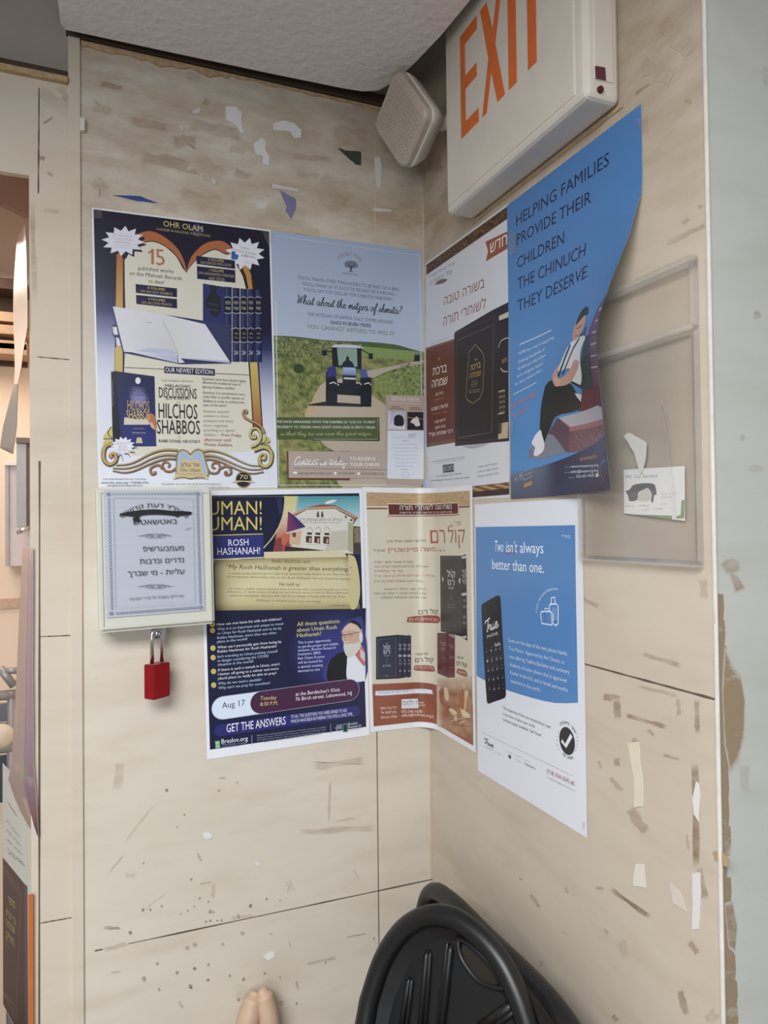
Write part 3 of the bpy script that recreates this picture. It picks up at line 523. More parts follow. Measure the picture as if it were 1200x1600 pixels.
scroll(P, [(275, 610), (330, 670), (420, 670), (455, 590), (420, 540), (360, 550), (355, 600), (395, 610)], 28, col='#a4764e', tp=(1, .8)); scroll(P, [(460, 615), (530, 585), (590, 610), (600, 680), (540, 700), (525, 665), (555, 660)], 28, col='#a4764e')
scroll(P, [(1010, 480), (1050, 495), (1065, 440), (1020, 420), (985, 470), (1000, 560), (1070, 590), (1135, 530), (1140, 400), (1050, 330), (910, 370)], 44, col='#c3b25a', tp=(.7, 1.2))
scroll(P, [(905, 160), (930, 180), (930, 205), (880, 205), (860, 150), (890, 85), (960, 85), (1000, 150), (990, 240), (940, 295), (870, 325)], 40, col='#c6bd66', tp=(.7, 1)); P.curve([(1050, 150), (1085, 185), (1080, 230), (1010, 290), (1040, 220)], '#c6bd66'); P.curve([(1095, 190), (1130, 240), (1100, 268), (1050, 275)], '#c6bd66'); P.curve([(1030, 300), (1100, 275), (1140, 330), (1135, 375), (1100, 330)], '#c6bd66'); P.line([(1085, 200), (1075, 245), (1005, 300), (1130, 265)], 10, '#4b3a2a', True); P.line([(1050, 300), (1110, 320), (1140, 372)], 10, '#4b3a2a', True)
P.f = (290, 570, 8.571); scroll(P, [(800, 655), (815, 625), (790, 605), (765, 640), (790, 700), (880, 755), (960, 790), (1020, 850), (1050, 920)], 30, col='#b98d5e', tp=(.9, 1.1))
P.f = (130, 550, 3.871)   # centre emblem: tablets, sky, parchment
P.curve([(556, 760), (562, 640), (575, 600), (602, 588), (630, 600), (648, 612), (672, 592), (700, 586), (728, 606), (740, 650), (750, 760)], '#8a7c5c'); P.curve([(564, 755), (570, 645), (582, 608), (604, 597), (630, 612), (648, 626), (672, 604), (700, 597), (722, 614), (733, 655), (742, 755)], '#c9bf90'); P.curve([(570, 740), (577, 640), (590, 610), (606, 604), (630, 622), (648, 640), (676, 610), (700, 604), (716, 622), (726, 660), (735, 740)], '#9fb6dc')
P.curve([(590, 662), (610, 645), (640, 655), (690, 650), (708, 670), (738, 752), (748, 768), (650, 762), (548, 768), (556, 748)], '#cbb886'); P.line([(545, 770), (600, 758), (648, 768), (700, 758), (752, 770)], 5, '#6b5534', True)
P.text('אור עולם', 592, 694, 702, 694, 24, '#3b3122', .01); P.text('Ohr Olam', 584, 724, 708, 726, 20, '#4c3f2b', .006); P.text('Practical Halachah Series', 572, 742, 724, 744, 8, '#8a774f')
for x in (550, 746): P.ell(x, 762, 9, 8, '#d8cfae')
P.ell(968, 772, 48, 49, '#8d7a4a'); P.ell(968, 772, 42, 43, '#2f2a22'); P.text('70', 944, 768, 994, 770, 26, '#cfc08a', .02); P.poly([(898, 790), (920, 778), (1018, 780), (1040, 790), (1018, 792), (968, 784), (918, 790)], '#c9bd93')
P.text('FOR MORE INFORMATION OR TO SPONSOR', 120, 773, 380, 773, 8, '#5c5c6c'); P.text('www.ohr-olam.org / 718.506.0101', 108, 796, 392, 796, 13, '#3c3c50', .006); P.text('ohr@thesummitsemail.com', 145, 812, 356, 812, 11, '#5c5c6c'); P.text('Available at your local Jewish bookstore', 470, 803, 830, 803, 13, '#b9b187', 0, .2); P.text('or online at www.ohr-olam.com', 620, 820, 884, 822, 11, '#c3bda0', 0, .2)
tag(P.done('poster', M_GLOSS), 'navy and gold book announcement poster, top left of the left wall', 'poster')

# ---- poster 2: pale blue field and tractor poster (left wall, next to the corner)
P = Sheet(flatA((-.2853, .4946), .016, .0006), PW, PH); P.base('#a6b6cf')
P.mgrid([Vector((0, 0)), Vector((PW, 0)), Vector((PW, 205)), Vector((0, 205))], 4, 8, lambda a, b: mixl('#9fb1cf', '#b3c0d6', b))
P.f = (420, 350, 4.8)
def hillc(a, b): return mixl(mixl('#5f7a3a', '#3e5427', nz(a*6, b*3)), '#8a8f4a', nz(a*30, b*18)*.5)
P.grid([(30, 838), (1160, 960), (1166, 1010), (40, 1010)], 50, 8, hillc)
P.curve([(30, 836), (200, 845), (420, 870), (600, 880), (760, 885), (950, 905), (1060, 935), (1162, 965), (1162, 985), (900, 945), (600, 915), (300, 880), (38, 868)], '#46602c')
P.f = (420, 550, 4.8)
random.seed(3)
def grass(a, b):
    k = nz(a*22, b*26)+random.uniform(-.22, .22); return mixl(mixl('#4b5c28', '#98994e', k*1.6-.3), '#a89a5a', max(0, nz(a*5, b*5, 1, 5)*1.6-.9))
P.grid([(36, -112), (1166, 5), (1160, 1030), (68, 1030)], 64, 64, grass)
def crop(a, b): return mixl('#39502a', '#a7a863', max(0, nz(a*60, b*28)*1.9-.6+random.uniform(-.3, .3)))
P.grid([(36, -118), (700, -60), (700, 20), (44, 50)], 60, 12, crop); P.grid([(680, -45), (1160, 0), (1160, 70), (690, 30)], 40, 8, lambda a, b: mixl('#6b8a3c', '#8fa552', nz(a*30, b*8)))
# road
P.curve([(420, 225), (380, 260), (300, 400), (270, 470), (300, 560), (420, 700), (520, 780), (560, 1035), (1140, 1035), (1140, 620), (880, 400), (780, 330), (700, 240), (560, 200)], '#b9aa92'); P.curve([(420, 240), (340, 330), (285, 440), (300, 520), (345, 430), (380, 300)], '#c3a878')
P.curve([(740, 140), (900, 110), (1100, 70), (1150, 60), (1150, 85), (1010, 112), (880, 150), (790, 190), (740, 190)], '#b5a996')
P.grid([(780, 200), (1150, 85), (1150, 330), (880, 400)], 30, 20, lambda a, b: mixl('#65803a', '#98a050', nz(a*12, b*12)+random.uniform(-.3, .3)))
P.step = .0004
for i in range(120):
    x, y = random.uniform(935, 1150), random.uniform(95, 330)
    if x-935 < (y-95)*-.2+60 and y < 150: continue
    a = random.uniform(-1, 1); P.line([(x, y), (x+26*a, y-20), (x+46*a, y-8)], 6, random.choice(['#35502c', '#28401f', '#5d7d45', '#a9b98a']), False, (1, .2))
for i in range(110):
    x, y = random.uniform(75, 420), random.uniform(60, 480)
    if x > 420-(y-100)*.3: continue
    P.line([(x, y), (x+random.uniform(-14, 14), y-24)], 6, random.choice(['#41602a', '#556f30', '#98a95a', '#2f4a20']), False, (1, .2))
P.step = .007
P.ell(225, 125, 40, 35, '#35461f'); P.poly([(1092, 5), (1130, 5), (1132, 70), (1090, 70)], '#23272a'); P.ell(1110, 12, 26, 10, '#7d8288')
# tractor
P.poly([(290, 395), (420, 372), (770, 395), (700, 412), (300, 402)], '#2a2620')
P.poly([(428, 150), (500, 150), (512, 395), (430, 395)], '#1a1c24'); P.poly([(685, 190), (768, 190), (768, 410), (690, 405)], '#1a1c24'); P.poly([(500, 230), (700, 240), (690, 330), (505, 318)], '#15171d')
P.poly([(478, -32), (500, -40), (640, -36), (690, -28), (690, 130), (480, 110)], '#1d2026'); P.poly([(510, -30), (660, -26), (672, 112), (522, 100)], '#86a391'); P.curve([(470, -40), (500, -55), (620, -54), (680, -44), (708, -30), (690, -28), (500, -34)], '#c7cdd6')
P.curve([(544, 108), (556, 80), (575, 62), (582, 40), (590, 28), (600, 40), (604, 62), (628, 80), (632, 112)], '#1f262a'); P.poly([(438, 120), (470, 105), (500, 110), (510, 180), (436, 190)], '#31347e'); P.poly([(685, 130), (725, 125), (748, 190), (690, 195)], '#4a55a0')
P.grid([(556, 115), (650, 118), (655, 250), (552, 240)], 4, 8, lambda a, b: stops([(0, '#a9bce0'), (.45, '#6e86c0'), (.5, '#1d2028'), (.55, '#1d2028'), (1, '#24262c')], b)); P.poly([(562, 190), (650, 195), (650, 208), (562, 203)], '#cfd3d8')
for pts in ([(450, 235), (485, 222), (505, 240), (480, 250)], [(515, 232), (525, 252), (515, 252)], [(715, 240), (750, 228), (765, 250), (740, 258)], [(690, 232), (700, 246), (688, 248)], [(485, 262), (500, 270), (492, 282)]): P.poly(pts, '#dfe3e8')
P.poly([(398, -12), (430, -12), (436, 25), (402, 28)], '#17191f'); P.poly([(748, 10), (780, 10), (780, 52), (750, 52)], '#17191f'); P.line([(430, 0), (500, -10)], 7, '#17191f'); P.line([(690, -20), (755, 15)], 7, '#17191f')
P.curve([(428, 215), (445, 196), (495, 196), (512, 215), (512, 380), (498, 398), (445, 398), (428, 380)], '#15161b'); P.curve([(686, 225), (700, 205), (752, 205), (768, 225), (768, 392), (754, 410), (702, 408), (688, 390)], '#15161b')
for i in range(7):
    P.line([(434, 300+i*13), (468, 292+i*13), (504, 300+i*13)], 3, '#2b2d35'); P.line([(694, 312+i*13), (728, 304+i*13), (762, 312+i*13)], 3, '#2b2d35')
P.poly([(512, 238), (690, 246), (688, 300), (640, 318), (560, 318), (514, 296)], '#1b1d24'); P.line([(480, 100), (478, -34)], 8, '#15171d'); P.line([(690, 128), (691, -30)], 8, '#15171d'); P.line([(520, 108), (506, -34)], 7, '#15171d'); P.line([(668, 118), (664, -30)], 7, '#15171d')
P.line([(455, 238), (485, 226), (505, 240)], 7, '#dfe3e8'); P.line([(715, 242), (748, 230), (764, 246)], 7, '#dfe3e8'); P.ell(520, 246, 5, 5, '#dfe3e8'); P.ell(690, 242, 5, 5, '#dfe3e8')
# white frame line
P.line([(52, -380), (75, 998), (1140, 998)], 6, '#dcdfd6'); P.f = (420, 350, 4.8); P.line([(50, 90), (1128, 238)], 6, '#c3cbdb'); P.line([(1128, 238), (1145, 1290)], 6, '#ccd2da')
P.arc('נחלת השביעית', 608, 330, 92, 92, 215, 325, 30, '#a58d7e'); P.curve([(566, 300), (580, 282), (615, 276), (650, 284), (668, 312), (650, 330), (625, 330), (622, 355), (612, 355), (605, 328), (575, 322)], '#6c7890'); P.line([(600, 355), (632, 357)], 5, '#3e4660'); P.line([(615, 350), (616, 318)], 9, '#2e3446'); P.line([(616, 330), (590, 305)], 5, '#2e3446'); P.line([(616, 328), (645, 306)], 5, '#2e3446')
P.text('בית חלקיה', 550, 376, 664, 388, 12, '#5e6a82')
GR = '#7b8496'
P.text("YOU'LL TRAVEL OVER TWO HOURS TO BE PART OF A BRIS...", 212, 412, 988, 506, 25, GR); P.text("YOU'LL WAKE UP AT ALOS TO BE PART OF A MINYAN...", 245, 460, 955, 540, 25, GR); P.text("YOU'LL PAY TOP DOLLAR FOR CHINUCH HABONIM...", 260, 503, 935, 578, 25, GR)
P.script('What about the mitzva of shmita?', 205, 595, 990, 678, 32, '#2f4048', .15); P.text('THE MITZVAH OF SHMITA ONLY COMES AROUND', 288, 688, 932, 750, 25, '#848c9a'); P.text('ONCE IN SEVEN YEARS.', 460, 750, 770, 776, 25, '#37415c', .018); P.text('YOU CANNOT AFFORD TO MISS IT!', 285, 782, 942, 838, 30, '#8b9f7f', .006)
P.f = (420, 550, 4.8)
P.poly([(64, 492), (826, 490), (830, 668), (320, 662), (320, 655), (64, 655)], '#2f3d22'); P.poly([(62, 490), (818, 490), (818, 655), (64, 655)], '#4c5c30'); P.line([(816, 498), (818, 655), (330, 655)], 4, '#aab08c')
P.text('WE HAVE ARRANGED WITH THE FARMERS OF', 58, 532, 592, 535, 18, '#dfe2d4', .012); P.text('ארץ ישראל', 602, 535, 692, 535, 18, '#dfe2d4', 0, .25); P.text('TO RENT', 706, 535, 798, 535, 18, '#dfe2d4', .012); P.text("PROPERTY TO YIDDEN WHO DON'T OWN LAND IN ERETZ YISRAEL", 62, 572, 800, 574, 18, '#dfe2d4', .012); P.script('so that they too can earn this great mitzva', 85, 626, 765, 624, 15, '#b4b765', .17)
P.poly([(132, 745), (606, 745), (606, 962), (140, 956)], '#6e3a28'); P.poly([(146, 745), (1160, 750), (1160, 990), (882, 960), (882, 948), (148, 944)], '#b3a294'); P.poly([(875, 322), (1166, 330), (1162, 1000), (882, 996)], '#b09c8d')
P.script('Contact us today', 185, 848, 580, 848, 32, '#eceae6', .17); P.text('TO RESERVE', 606, 812, 798, 814, 24, '#f0eeea', .014); P.text('YOUR CHELEK', 608, 855, 832, 856, 24, '#f0eeea', .014); P.line([(185, 871), (880, 885)], 4, '#7d6a5c')
P.poly(rect(183, 898, 210, 914), '#efece8'); P.text('INFO@SHMITATREE.COM', 216, 920, 468, 920, 17, '#6a5e56'); P.ell(497, 910, 10, 10, '#efece8'); P.text('347.429.5000', 512, 920, 640, 920, 17, '#6a5e56'); P.ell(672, 913, 10, 10, '#efece8'); P.text('SHMITATREE.COM', 690, 922, 862, 924, 17, '#6a5e56')
P.text('GEDOLEI YISROEL', 918, 362, 1134, 372, 26, '#dcd6d0', -.004); P.text('SUPPORTING AND JOINING SHMITA', 900, 386, 1148, 396, 10, '#d2cac4'); [P.line([(x0, y), (x1, y+3)], 6, '#86604e') for x0, x1, y in ((920, 980, 412), (902, 1010, 426), (1060, 1130, 418), (1048, 1142, 431))]
P.grid([(890, 444), (1022, 446), (1020, 584), (890, 580)], 10, 10, lambda a, b: mixl('#8f93ac', '#cfd2dc', nz(a*5, b*3)+.3*b)); P.curve([(935, 545), (940, 490), (965, 472), (995, 480), (1010, 510), (1005, 552), (960, 556)], '#26262c'); P.poly([(1036, 450), (1156, 452), (1156, 586), (1036, 584)], '#22232b'); P.curve([(1058, 530), (1075, 505), (1110, 486), (1125, 520), (1130, 552), (1100, 558), (1085, 540)], '#d6d0c8'); P.line([(1036, 490), (1156, 505)], 4, '#b6963a')
P.poly([(888, 590), (1160, 592), (1158, 955), (886, 950)], '#d3d8e2')
for i, (x0, x1) in enumerate(((1040, 1105), (1044, 1100), (1040, 1090))): P.line([(x0, 617+i*11), (x1, 618+i*11)], 4, '#8d919c')
for i, (x0, x1) in enumerate(((920, 1030), (1000, 1045), (930, 1110), (925, 1112), (930, 1112), (926, 1115), (940, 1110), (950, 1110), (940, 1080), (985, 1040))):
    y = 640+i*27; P.line([(x0+(x1-x0)*j/24, y+5*math.sin(j*2.1+i)+3*math.sin(j*5.3)) for j in range(25)], 2.2, '#9a9fb0')
P.ring([(1022+28*math.cos(t*.35), 920+18*math.sin(t*.35)) for t in range(18)], 3, '#a9adbc')
tag(P.done('poster', M_GLOSS), 'pale blue poster with blue tractor on a farm road, beside the corner', 'poster')
# ---- poster 3: white and brown book poster (right wall, next to the corner)
P = Sheet(flatB((.0045, .474), -.018, .0005), PW, PH); P.base('#d3d4da'); P.f = (0, 0, 1)
def ornament(a, b): return mixl('#3a2420', '#a5763f', max(0, nz(a*70, b*7, 1, 2)*1.9-.75))
P.mgrid([Vector((3, 3.5)), Vector((276, 3.5)), Vector((276, 22)), Vector((3, 22))], 70, 6, ornament)
P.f = (660, 380, 8.571)
P.poly([(845, -20), (1142, -160), (1142, 70), (848, 245), (880, 110)], '#9c5230'); P.text('חדש', 905, 135, 1132, 12, 150, '#efe9e2', .02)
P.f = (650, 320, 3.48)
P.text('ספר ברכת שמחה', 66, 404, 210, 325, 18, '#8d8a92', 0, -.2); P.text('על התורה', 75, 440, 196, 372, 26, '#8a8088', 0, -.2); P.curve([(100, 436), (130, 408), (170, 404), (150, 425)], '#7f5c5c')
P.text('בשורה טובה', 152, 548, 372, 448, 50, '#9a5650', .022); P.text('לשוחרי תורה', 148, 660, 380, 560, 52, '#9a5650', .022)
P.para(['הופיע ויצא לאור עולם', 'בסייעתא דשמיא'], 80, 764, 180, 722, 8, -6, 24, '#8f929a', 0, 'c')
P.f = (660, 560, 7.273)
P.poly([(25, -110), (370, -225), (372, 955), (42, 1010)], '#6e3326'); P.line([(42, 985), (372, 935)], 36, '#77512e'); P.line([(25, -95), (370, -210)], 10, '#8e6a3c')
P.text('ספר', 175, 20, 205, 10, 30, '#c9a24a', .01); P.text('ברכת', 118, 195, 276, 150, 92, '#ece4da', .03); P.text('שמחה', 108, 335, 284, 290, 92, '#ece4da', .03); P.text('בית אב', 148, 428, 238, 402, 34, '#ddd2c6', .01); P.text('על התורה', 135, 488, 246, 455, 20, '#b98a3e'); P.text('פרשת השבוע', 102, 598, 290, 552, 42, '#e2d8ce', .01); P.text('עם הערות', 118, 640, 282, 612, 18, '#b98a3e'); P.text('חידושי תורה', 142, 742, 262, 710, 34, '#e2d8ce', .01); P.text('מאת הגאון', 146, 802, 262, 780, 30, '#e2d8ce', .01); P.text('רבי שמחה זצ"ל', 74, 890, 342, 838, 40, '#ece4da', .01)
P.poly([(362, -270), (372, -300), (790, -545), (980, -640), (980, 940), (858, 950), (372, 998)], '#2c2126'); P.poly([(372, -290), (838, -505), (858, 948), (372, 996)], '#3b2a2e'); P.poly([(395, -270), (820, -450), (845, 60), (850, 900), (390, 960)], '#2d2226')
P.poly([(858, -560), (975, -640), (985, 940), (860, 950)], '#2a2028'); P.poly([(870, 745), (975, 720), (972, 905), (862, 920)], '#b7a888'); P.poly([(868, 740), (905, 730), (900, 850), (864, 860)], '#4a3d3c'); P.poly([(870, -480), (985, -535), (985, -470), (872, -430)], '#c8bda4')
P.line([(400, -205), (812, -385), (788, 840), (408, 905)], 6, '#85705c'); P.line([(400, -205), (408, 905)], 6, '#5d4c42')
P.line([(600, -160), (655, -100), (690, -60), (705, 20), (685, 380), (655, 450), (580, 512), (510, 470), (495, 430), (520, 60), (535, 0), (520, -60), (570, -110), (600, -160)], 10, '#8d7d4c')
P.text('ספר', 590, 28, 625, 18, 22, '#c8b878'); P.text('ברכת', 548, 140, 662, 98, 66, '#c6a944', .02); P.text('שמחה', 535, 232, 668, 190, 66, '#b98a3c', .02)
for i, (a, b, y) in enumerate(((562, 622, 280), (552, 632, 310), (560, 620, 336), (530, 655, 378), (524, 650, 402))): P.text('חידושי תורה'[:6+i], a, y, b, y-18, 18, '#9c8d62')
P.line([(640, 790), (715, 775)], 4, '#584a40'); P.text('ברכת שמחה', 905, 60, 968, 30, 50, '#b9a76c'); P.line([(968, 150), (920, 145), (890, 110)], 12, '#c9bfa6', True); P.line([(865, -120), (890, -190), (940, -225), (985, -235)], 10, '#c9bfa6', True)
for y in (380, 440, 500, 560, 620): P.text('בית', 875, y+20, 940, y, 34, '#b3a274', .01)
P.line([(868, 378), (940, 360)], 8, '#c9bfa6'); P.line([(860, 632), (930, 620)], 8, '#c9bfa6')
P.curve([(450, 1000), (700, 968), (740, 975), (580, 1025)], '#aeaab2')
P.text('להשיג בחנויות הספרים המובחרות', 108, 1185, 478, 1128, 16, '#7d8088'); P.text('ובבית המחבר', 150, 1200, 478, 1150, 10, '#8d9098'); P.poly([(232, 1212), (358, 1196), (362, 1288), (236, 1302)], '#4a4c52'); P.text('מכון', 240, 1278, 358, 1262, 52, '#b3b5ba', .01)
P.text('04-6970000 ,08-9740000', 160, 1352, 448, 1318, 18, '#8a8d94'); P.text('s.books@gmail.com  052-761000', 85, 1398, 535, 1362, 18, '#8a8d94')
for i in range(3): P.text(('ניתן להשיג אצל', 'הפצה ראשית בארץ', 'ובכל חנויות הספרים')[i], 636-4*i, 1245+55*i, 855+8*i, 1203+55*i, 20, '#7d8088')
P.f = (720, 745, 12)
def braid(a, b): return mixl('#5a3322', '#c59a5a', .5+.5*math.sin(a*42+3*math.cos(b*3)) if .15 < b < .85 else .1)
P.f = (720, 745, 12); P.poly([(-600, 290), (912, 98), (912, 330), (-600, 480)], '#3d2625'); P.grid([(-600, 270), (910, 100), (910, 220), (-600, 370)], 90, 5, braid)
tag(P.done('poster', M_PAPER), 'white poster with dark brown book cover, beside the corner under the exit sign', 'poster')

# ---- poster 4: blue poster, right half peeling off the right wall
CURL = [(0, 0), (60, 0), (81, .0), (101, .02), (151, .174), (201, .367), (217, .417), (242, .496), (275, .529), (304, .507), (343, .48), (385, .447), (431, .405)]
def hope(u, v, l, flat=50):
    for (a, b), (c, d) in zip(CURL, CURL[1:]):
        if v <= c or (c, d) == CURL[-1]: th = b+(d-b)*(v-a)/(c-a); break
    th = max(th, 1e-4); Lr = PW-flat
    if u <= flat: x, d, nx, nd = u, 0, 0, 1
    else:
        R = Lr/th; t = (u-flat)/R; x = flat+R*math.sin(t); d = R*(1-math.cos(t)); nx, nd = -math.sin(t), math.cos(t)
    return PB(.281+(x+nx*l)/1000, .466-v/1000, .0012+(d+nd*l)/1000)
P = Sheet(hope, PW, 431); P.base('#3f7fc0'); P.f = (780, 160, 3.636)
P.mgrid([Vector((0, 0)), Vector((PW, 0)), Vector((PW, 390)), Vector((0, 390))], 6, 12, lambda a, b: mixl('#3d7cbd', '#4488ca', b))
NV = '#1d2348'; P.L += .12
for t, a, b, h in (('HELPING FAMILIES', (97, 705), (625, 355), 62), ('PROVIDE THEIR', (100, 812), (522, 570), 62), ('CHILDREN', (102, 945), (368, 800), 62), ('THE CHINUCH', (105, 1065), (486, 872), 64), ('THEY DESERVE.', (105, 1190), (503, 990), 64)): P.text(t, *a, *b, h, NV, .042)
P.f = (780, 460, 3.636)
# brick pillar, wall cap, seated figure in the printed picture
P.poly([(611, -5), (588, 70), (568, 130), (556, 220), (553, 300), (566, 440), (586, 640), (560, 620), (520, 520), (505, 230), (560, 80)], '#6d2f3a')
for i in range(6):
    y = 75+i*66; P.line([(520+max(0, 46-i*20), y+12), ((584, 562, 552, 551, 556, 562)[i], y+2)], 8, '#c9a6a8')
P.poly([(485, 235), (520, 232), (540, 570), (480, 600), (455, 470)], '#2d3436'); P.curve([(470, 560), (540, 530), (572, 560), (582, 635), (450, 660)], '#6a262a')
P.poly([(340, 700), (560, 630), (586, 640), (594, 722), (410, 760)], '#b4b1ba'); P.poly([(345, 705), (405, 752), (592, 705), (596, 735), (400, 785)], '#a5666a')
P.grid([(395, 780), (596, 735), (606, 862), (395, 900)], 30, 16, lambda a, b: mixl('#6a3a40', '#a9767a', max(0, nz(a*28, b*16)*1.8-.75)))
P.poly([(330, 700), (400, 760), (395, 900), (330, 860), (270, 800)], '#5d3f52'); P.poly([(270, 790), (310, 800), (380, 895), (240, 935), (180, 930), (175, 860), (255, 870)], '#7d8090')
P.curve([(262, 520), (300, 488), (400, 505), (440, 560), (470, 610), (440, 660), (330, 690), (290, 760), (250, 850), (232, 800), (238, 640)], '#1d1d22')
P.curve([(470, 235), (490, 245), (462, 330), (470, 470), (455, 520), (415, 495), (400, 420), (340, 440), (345, 400), (395, 290), (440, 250)], '#d5d5de'); P.poly([(430, 560), (470, 570), (465, 610), (440, 580)], '#d0d0da'); P.poly([(410, 490), (470, 520), (465, 535), (412, 505)], '#22242c')
P.line([(405, 285), (375, 360), (335, 470)], 20, '#22283c'); P.line([(470, 225), (420, 310), (360, 455)], 14, '#22283c')
P.curve([(345, 395), (318, 430), (302, 470), (312, 510), (335, 522), (400, 505), (440, 440), (455, 385), (428, 375), (400, 430), (350, 478), (330, 450)], '#c6957f'); P.curve([(310, 470), (345, 480), (350, 515), (318, 520)], '#cf9f8a')
P.curve([(420, 210), (440, 160), (470, 120), (495, 118), (485, 180), (470, 215), (430, 262), (418, 250)], '#c2917a'); P.curve([(435, 180), (450, 130), (480, 80), (505, 72), (505, 110), (480, 125), (460, 150)], '#1f1f26'); P.line([(440, 196), (470, 178)], 5, '#5a3a34'); P.line([(428, 238), (450, 232)], 4, '#8d4a44'); P.poly([(485, 190), (500, 180), (488, 232), (470, 226)], '#274a8c')
P.curve([(205, 800), (235, 770), (245, 800), (258, 850), (250, 890), (215, 918), (195, 905), (205, 870), (186, 845)], '#dcdde4'); P.poly([(172, 880), (200, 880), (195, 925), (165, 935)], '#6d7484')
LB = '#cfdcf0'
P.line([(118, 285), (298, 203)], 5, LB)
for a, b in (((112, 345), (312, 250)), ((112, 392), (260, 318)), ((108, 432), (265, 352)), ((104, 474), (250, 398)), ((92, 520), (244, 436))): P.text({345: 'HOPE has a way of supporting', 392: 'Helping hundreds of', 432: 'families provide tuition', 474: 'and a brighter future', 520: 'for their children here'}[a[1]], *a, *b, 17, LB, .012)
P.line([(82, 570), (212, 500)], 4, LB); P.text('WE ARE HERE', 72, 648, 214, 572, 22, '#d87a5e', .02); P.text('TO HELP!', 76, 706, 156, 662, 22, '#d87a5e', .02)
P.mgrid([Vector((0, 396)), Vector((PW, 372)), Vector((PW, 431)), Vector((0, 431))], 16, 4, lambda a, b: mixl(mixl('#5d6a80', '#4b4c62', b), '#24264e', (a-.28)*8))
P.text('H', 92, 1072, 108, 1062, 42, '#8e919e', 0); P.text('PE', 120, 1058, 140, 1046, 42, '#9a9dab', 0)
for i, y in enumerate((1010, 1036, 1060)): P.text(('HELPING', 'OUR PEOPLE', 'EDUCATE')[i], 142, y, 190, y-22, 11, '#a7aab6')
P.poly([(142, 1078), (186, 1058), (186, 1080), (142, 1098)], '#c98a3a'); P.text('DONATE', 147, 1090, 182, 1074, 12, '#5a4a3a', .01)
P.text('#IGIVEHOPE', 460, 945, 558, 930, 18, '#d8863e', .02)
for y, l, t in ((984, 'Online:', 'www.hopeorg.org'), (1014, 'Email:', 'info@hopeorg.org'), (1042, 'Donations:', '732.451.4525')):
    P.text(l, 374+(22 if y > 1040 else 0), y+4, 408+(22 if y > 1040 else 0), y+1, 10, '#8e90ac'); P.text(t, 410+(28 if y > 1040 else 0), y+1, 566-(24 if y > 1040 else 0), y-8, 15, '#dfe0ec', .022)
P.curve([(550, 1018), (566, 1016), (567, 1034), (551, 1036)], '#b5d69a'); P.line([(612, 940), (580, 965), (578, 1005), (600, 1065)], 9, '#5a6690', True)
hp = P.done('poster', M_GLOSS, cuts=[50+i*5 for i in range(46)], vcuts=[60+i*8.5 for i in range(44)])
tag(hp, 'bright blue poster under the exit sign, its right edge curling off the wall', 'poster')
bm = bmesh.new()                       # plain reverse side of that sheet
g = [[bm.verts.new(hope(PW*i/60, 431*j/60, -.5)) for i in range(61)] for j in range(61)]
for j in range(60):
    for i in range(60): bm.faces.new((g[j][i], g[j][i+1], g[j+1][i+1], g[j+1][i]))
frombm('sheet_back', bm, plain('poster_back', '#dcdde2', .6), hp, True)

# ---- poster 6: dark blue holiday event poster (left wall, below, partly behind the box)
P = Sheet(flatA((-.406, .0575), .0205, .0009), PW, 430); P.base('#e6e8ee')
P.mgrid([Vector((5, 8)), Vector((273, 8)), Vector((273, 415)), Vector((5, 415))], 6, 20, lambda a, b: mixl('#171a34', '#1d2348', b+.3*(a-.5)))
P.f = (430, 770, 8.276)
P.grid([(100, 42), (1092, 42), (1110, 790), (-30, 790)], 24, 24, lambda a, b: stops([(0, '#2f8f9c'), (.3, '#7fbcc4'), (.55, '#c9d3cc'), (1, '#d8cfb8')], b*1.2+.02*nz(a*6, b*6)) if a > .2 else mixl(mixl('#c9c774', '#e3c7b0', b*2), mixl('#c7543a', '#6a2a5a', a*4), max(0, b*2.2-.7)))
P.curve([(640, 125), (700, 100), (770, 90), (790, 105), (720, 135), (660, 145)], '#d3dfe0')
P.poly([(1010, 430), (1100, 440), (1112, 800), (900, 790), (1000, 700)], '#4a3c38'); P.grid([(1020, 450), (1095, 450), (1100, 650), (1020, 640)], 6, 10, lambda a, b: mixl('#5d4a3e', '#a68a70', nz(a*8, b*8)))
P.poly([(230, 275), (400, 190), (600, 148), (770, 158), (1075, 315), (1005, 415), (1000, 330), (770, 205), (410, 215), (262, 300)], '#8a5a44'); P.line([(240, 275), (410, 200), (770, 185), (1050, 320)], 22, '#c99872')
P.poly([(268, 300), (410, 222), (770, 208), (1005, 345), (1008, 790), (640, 760), (320, 690), (330, 470), (395, 440), (300, 330)], '#d6d2c6'); P.poly([(940, 380), (1008, 385), (1005, 780), (935, 740)], '#a9a77c'); P.poly([(892, 335), (1015, 340), (1015, 372), (892, 368)], '#cfc8b6'); P.ell(985, 352, 16, 14, '#4a4238'); P.poly([(900, 290), (930, 300), (930, 330), (900, 330)], '#8a6d52')
P.poly([(730, 500), (930, 480), (930, 740), (640, 750)], '#c3bca8')
for x in (553, 608): P.poly([(x-16, 315), (x-14, 255), (x, 236), (x+14, 255), (x+16, 315)], '#4c4a3e'); P.line([(x-15, 262), (x+15, 262)], 5, '#b9b3a0')
P.text('רביה"ק רבי נחמן מברסלב זי"ע', 315, 364, 868, 362, 34, '#4a453e', .004); P.text('אין שום יאוש בעולם כלל', 350, 392, 846, 392, 16, '#5c564d')
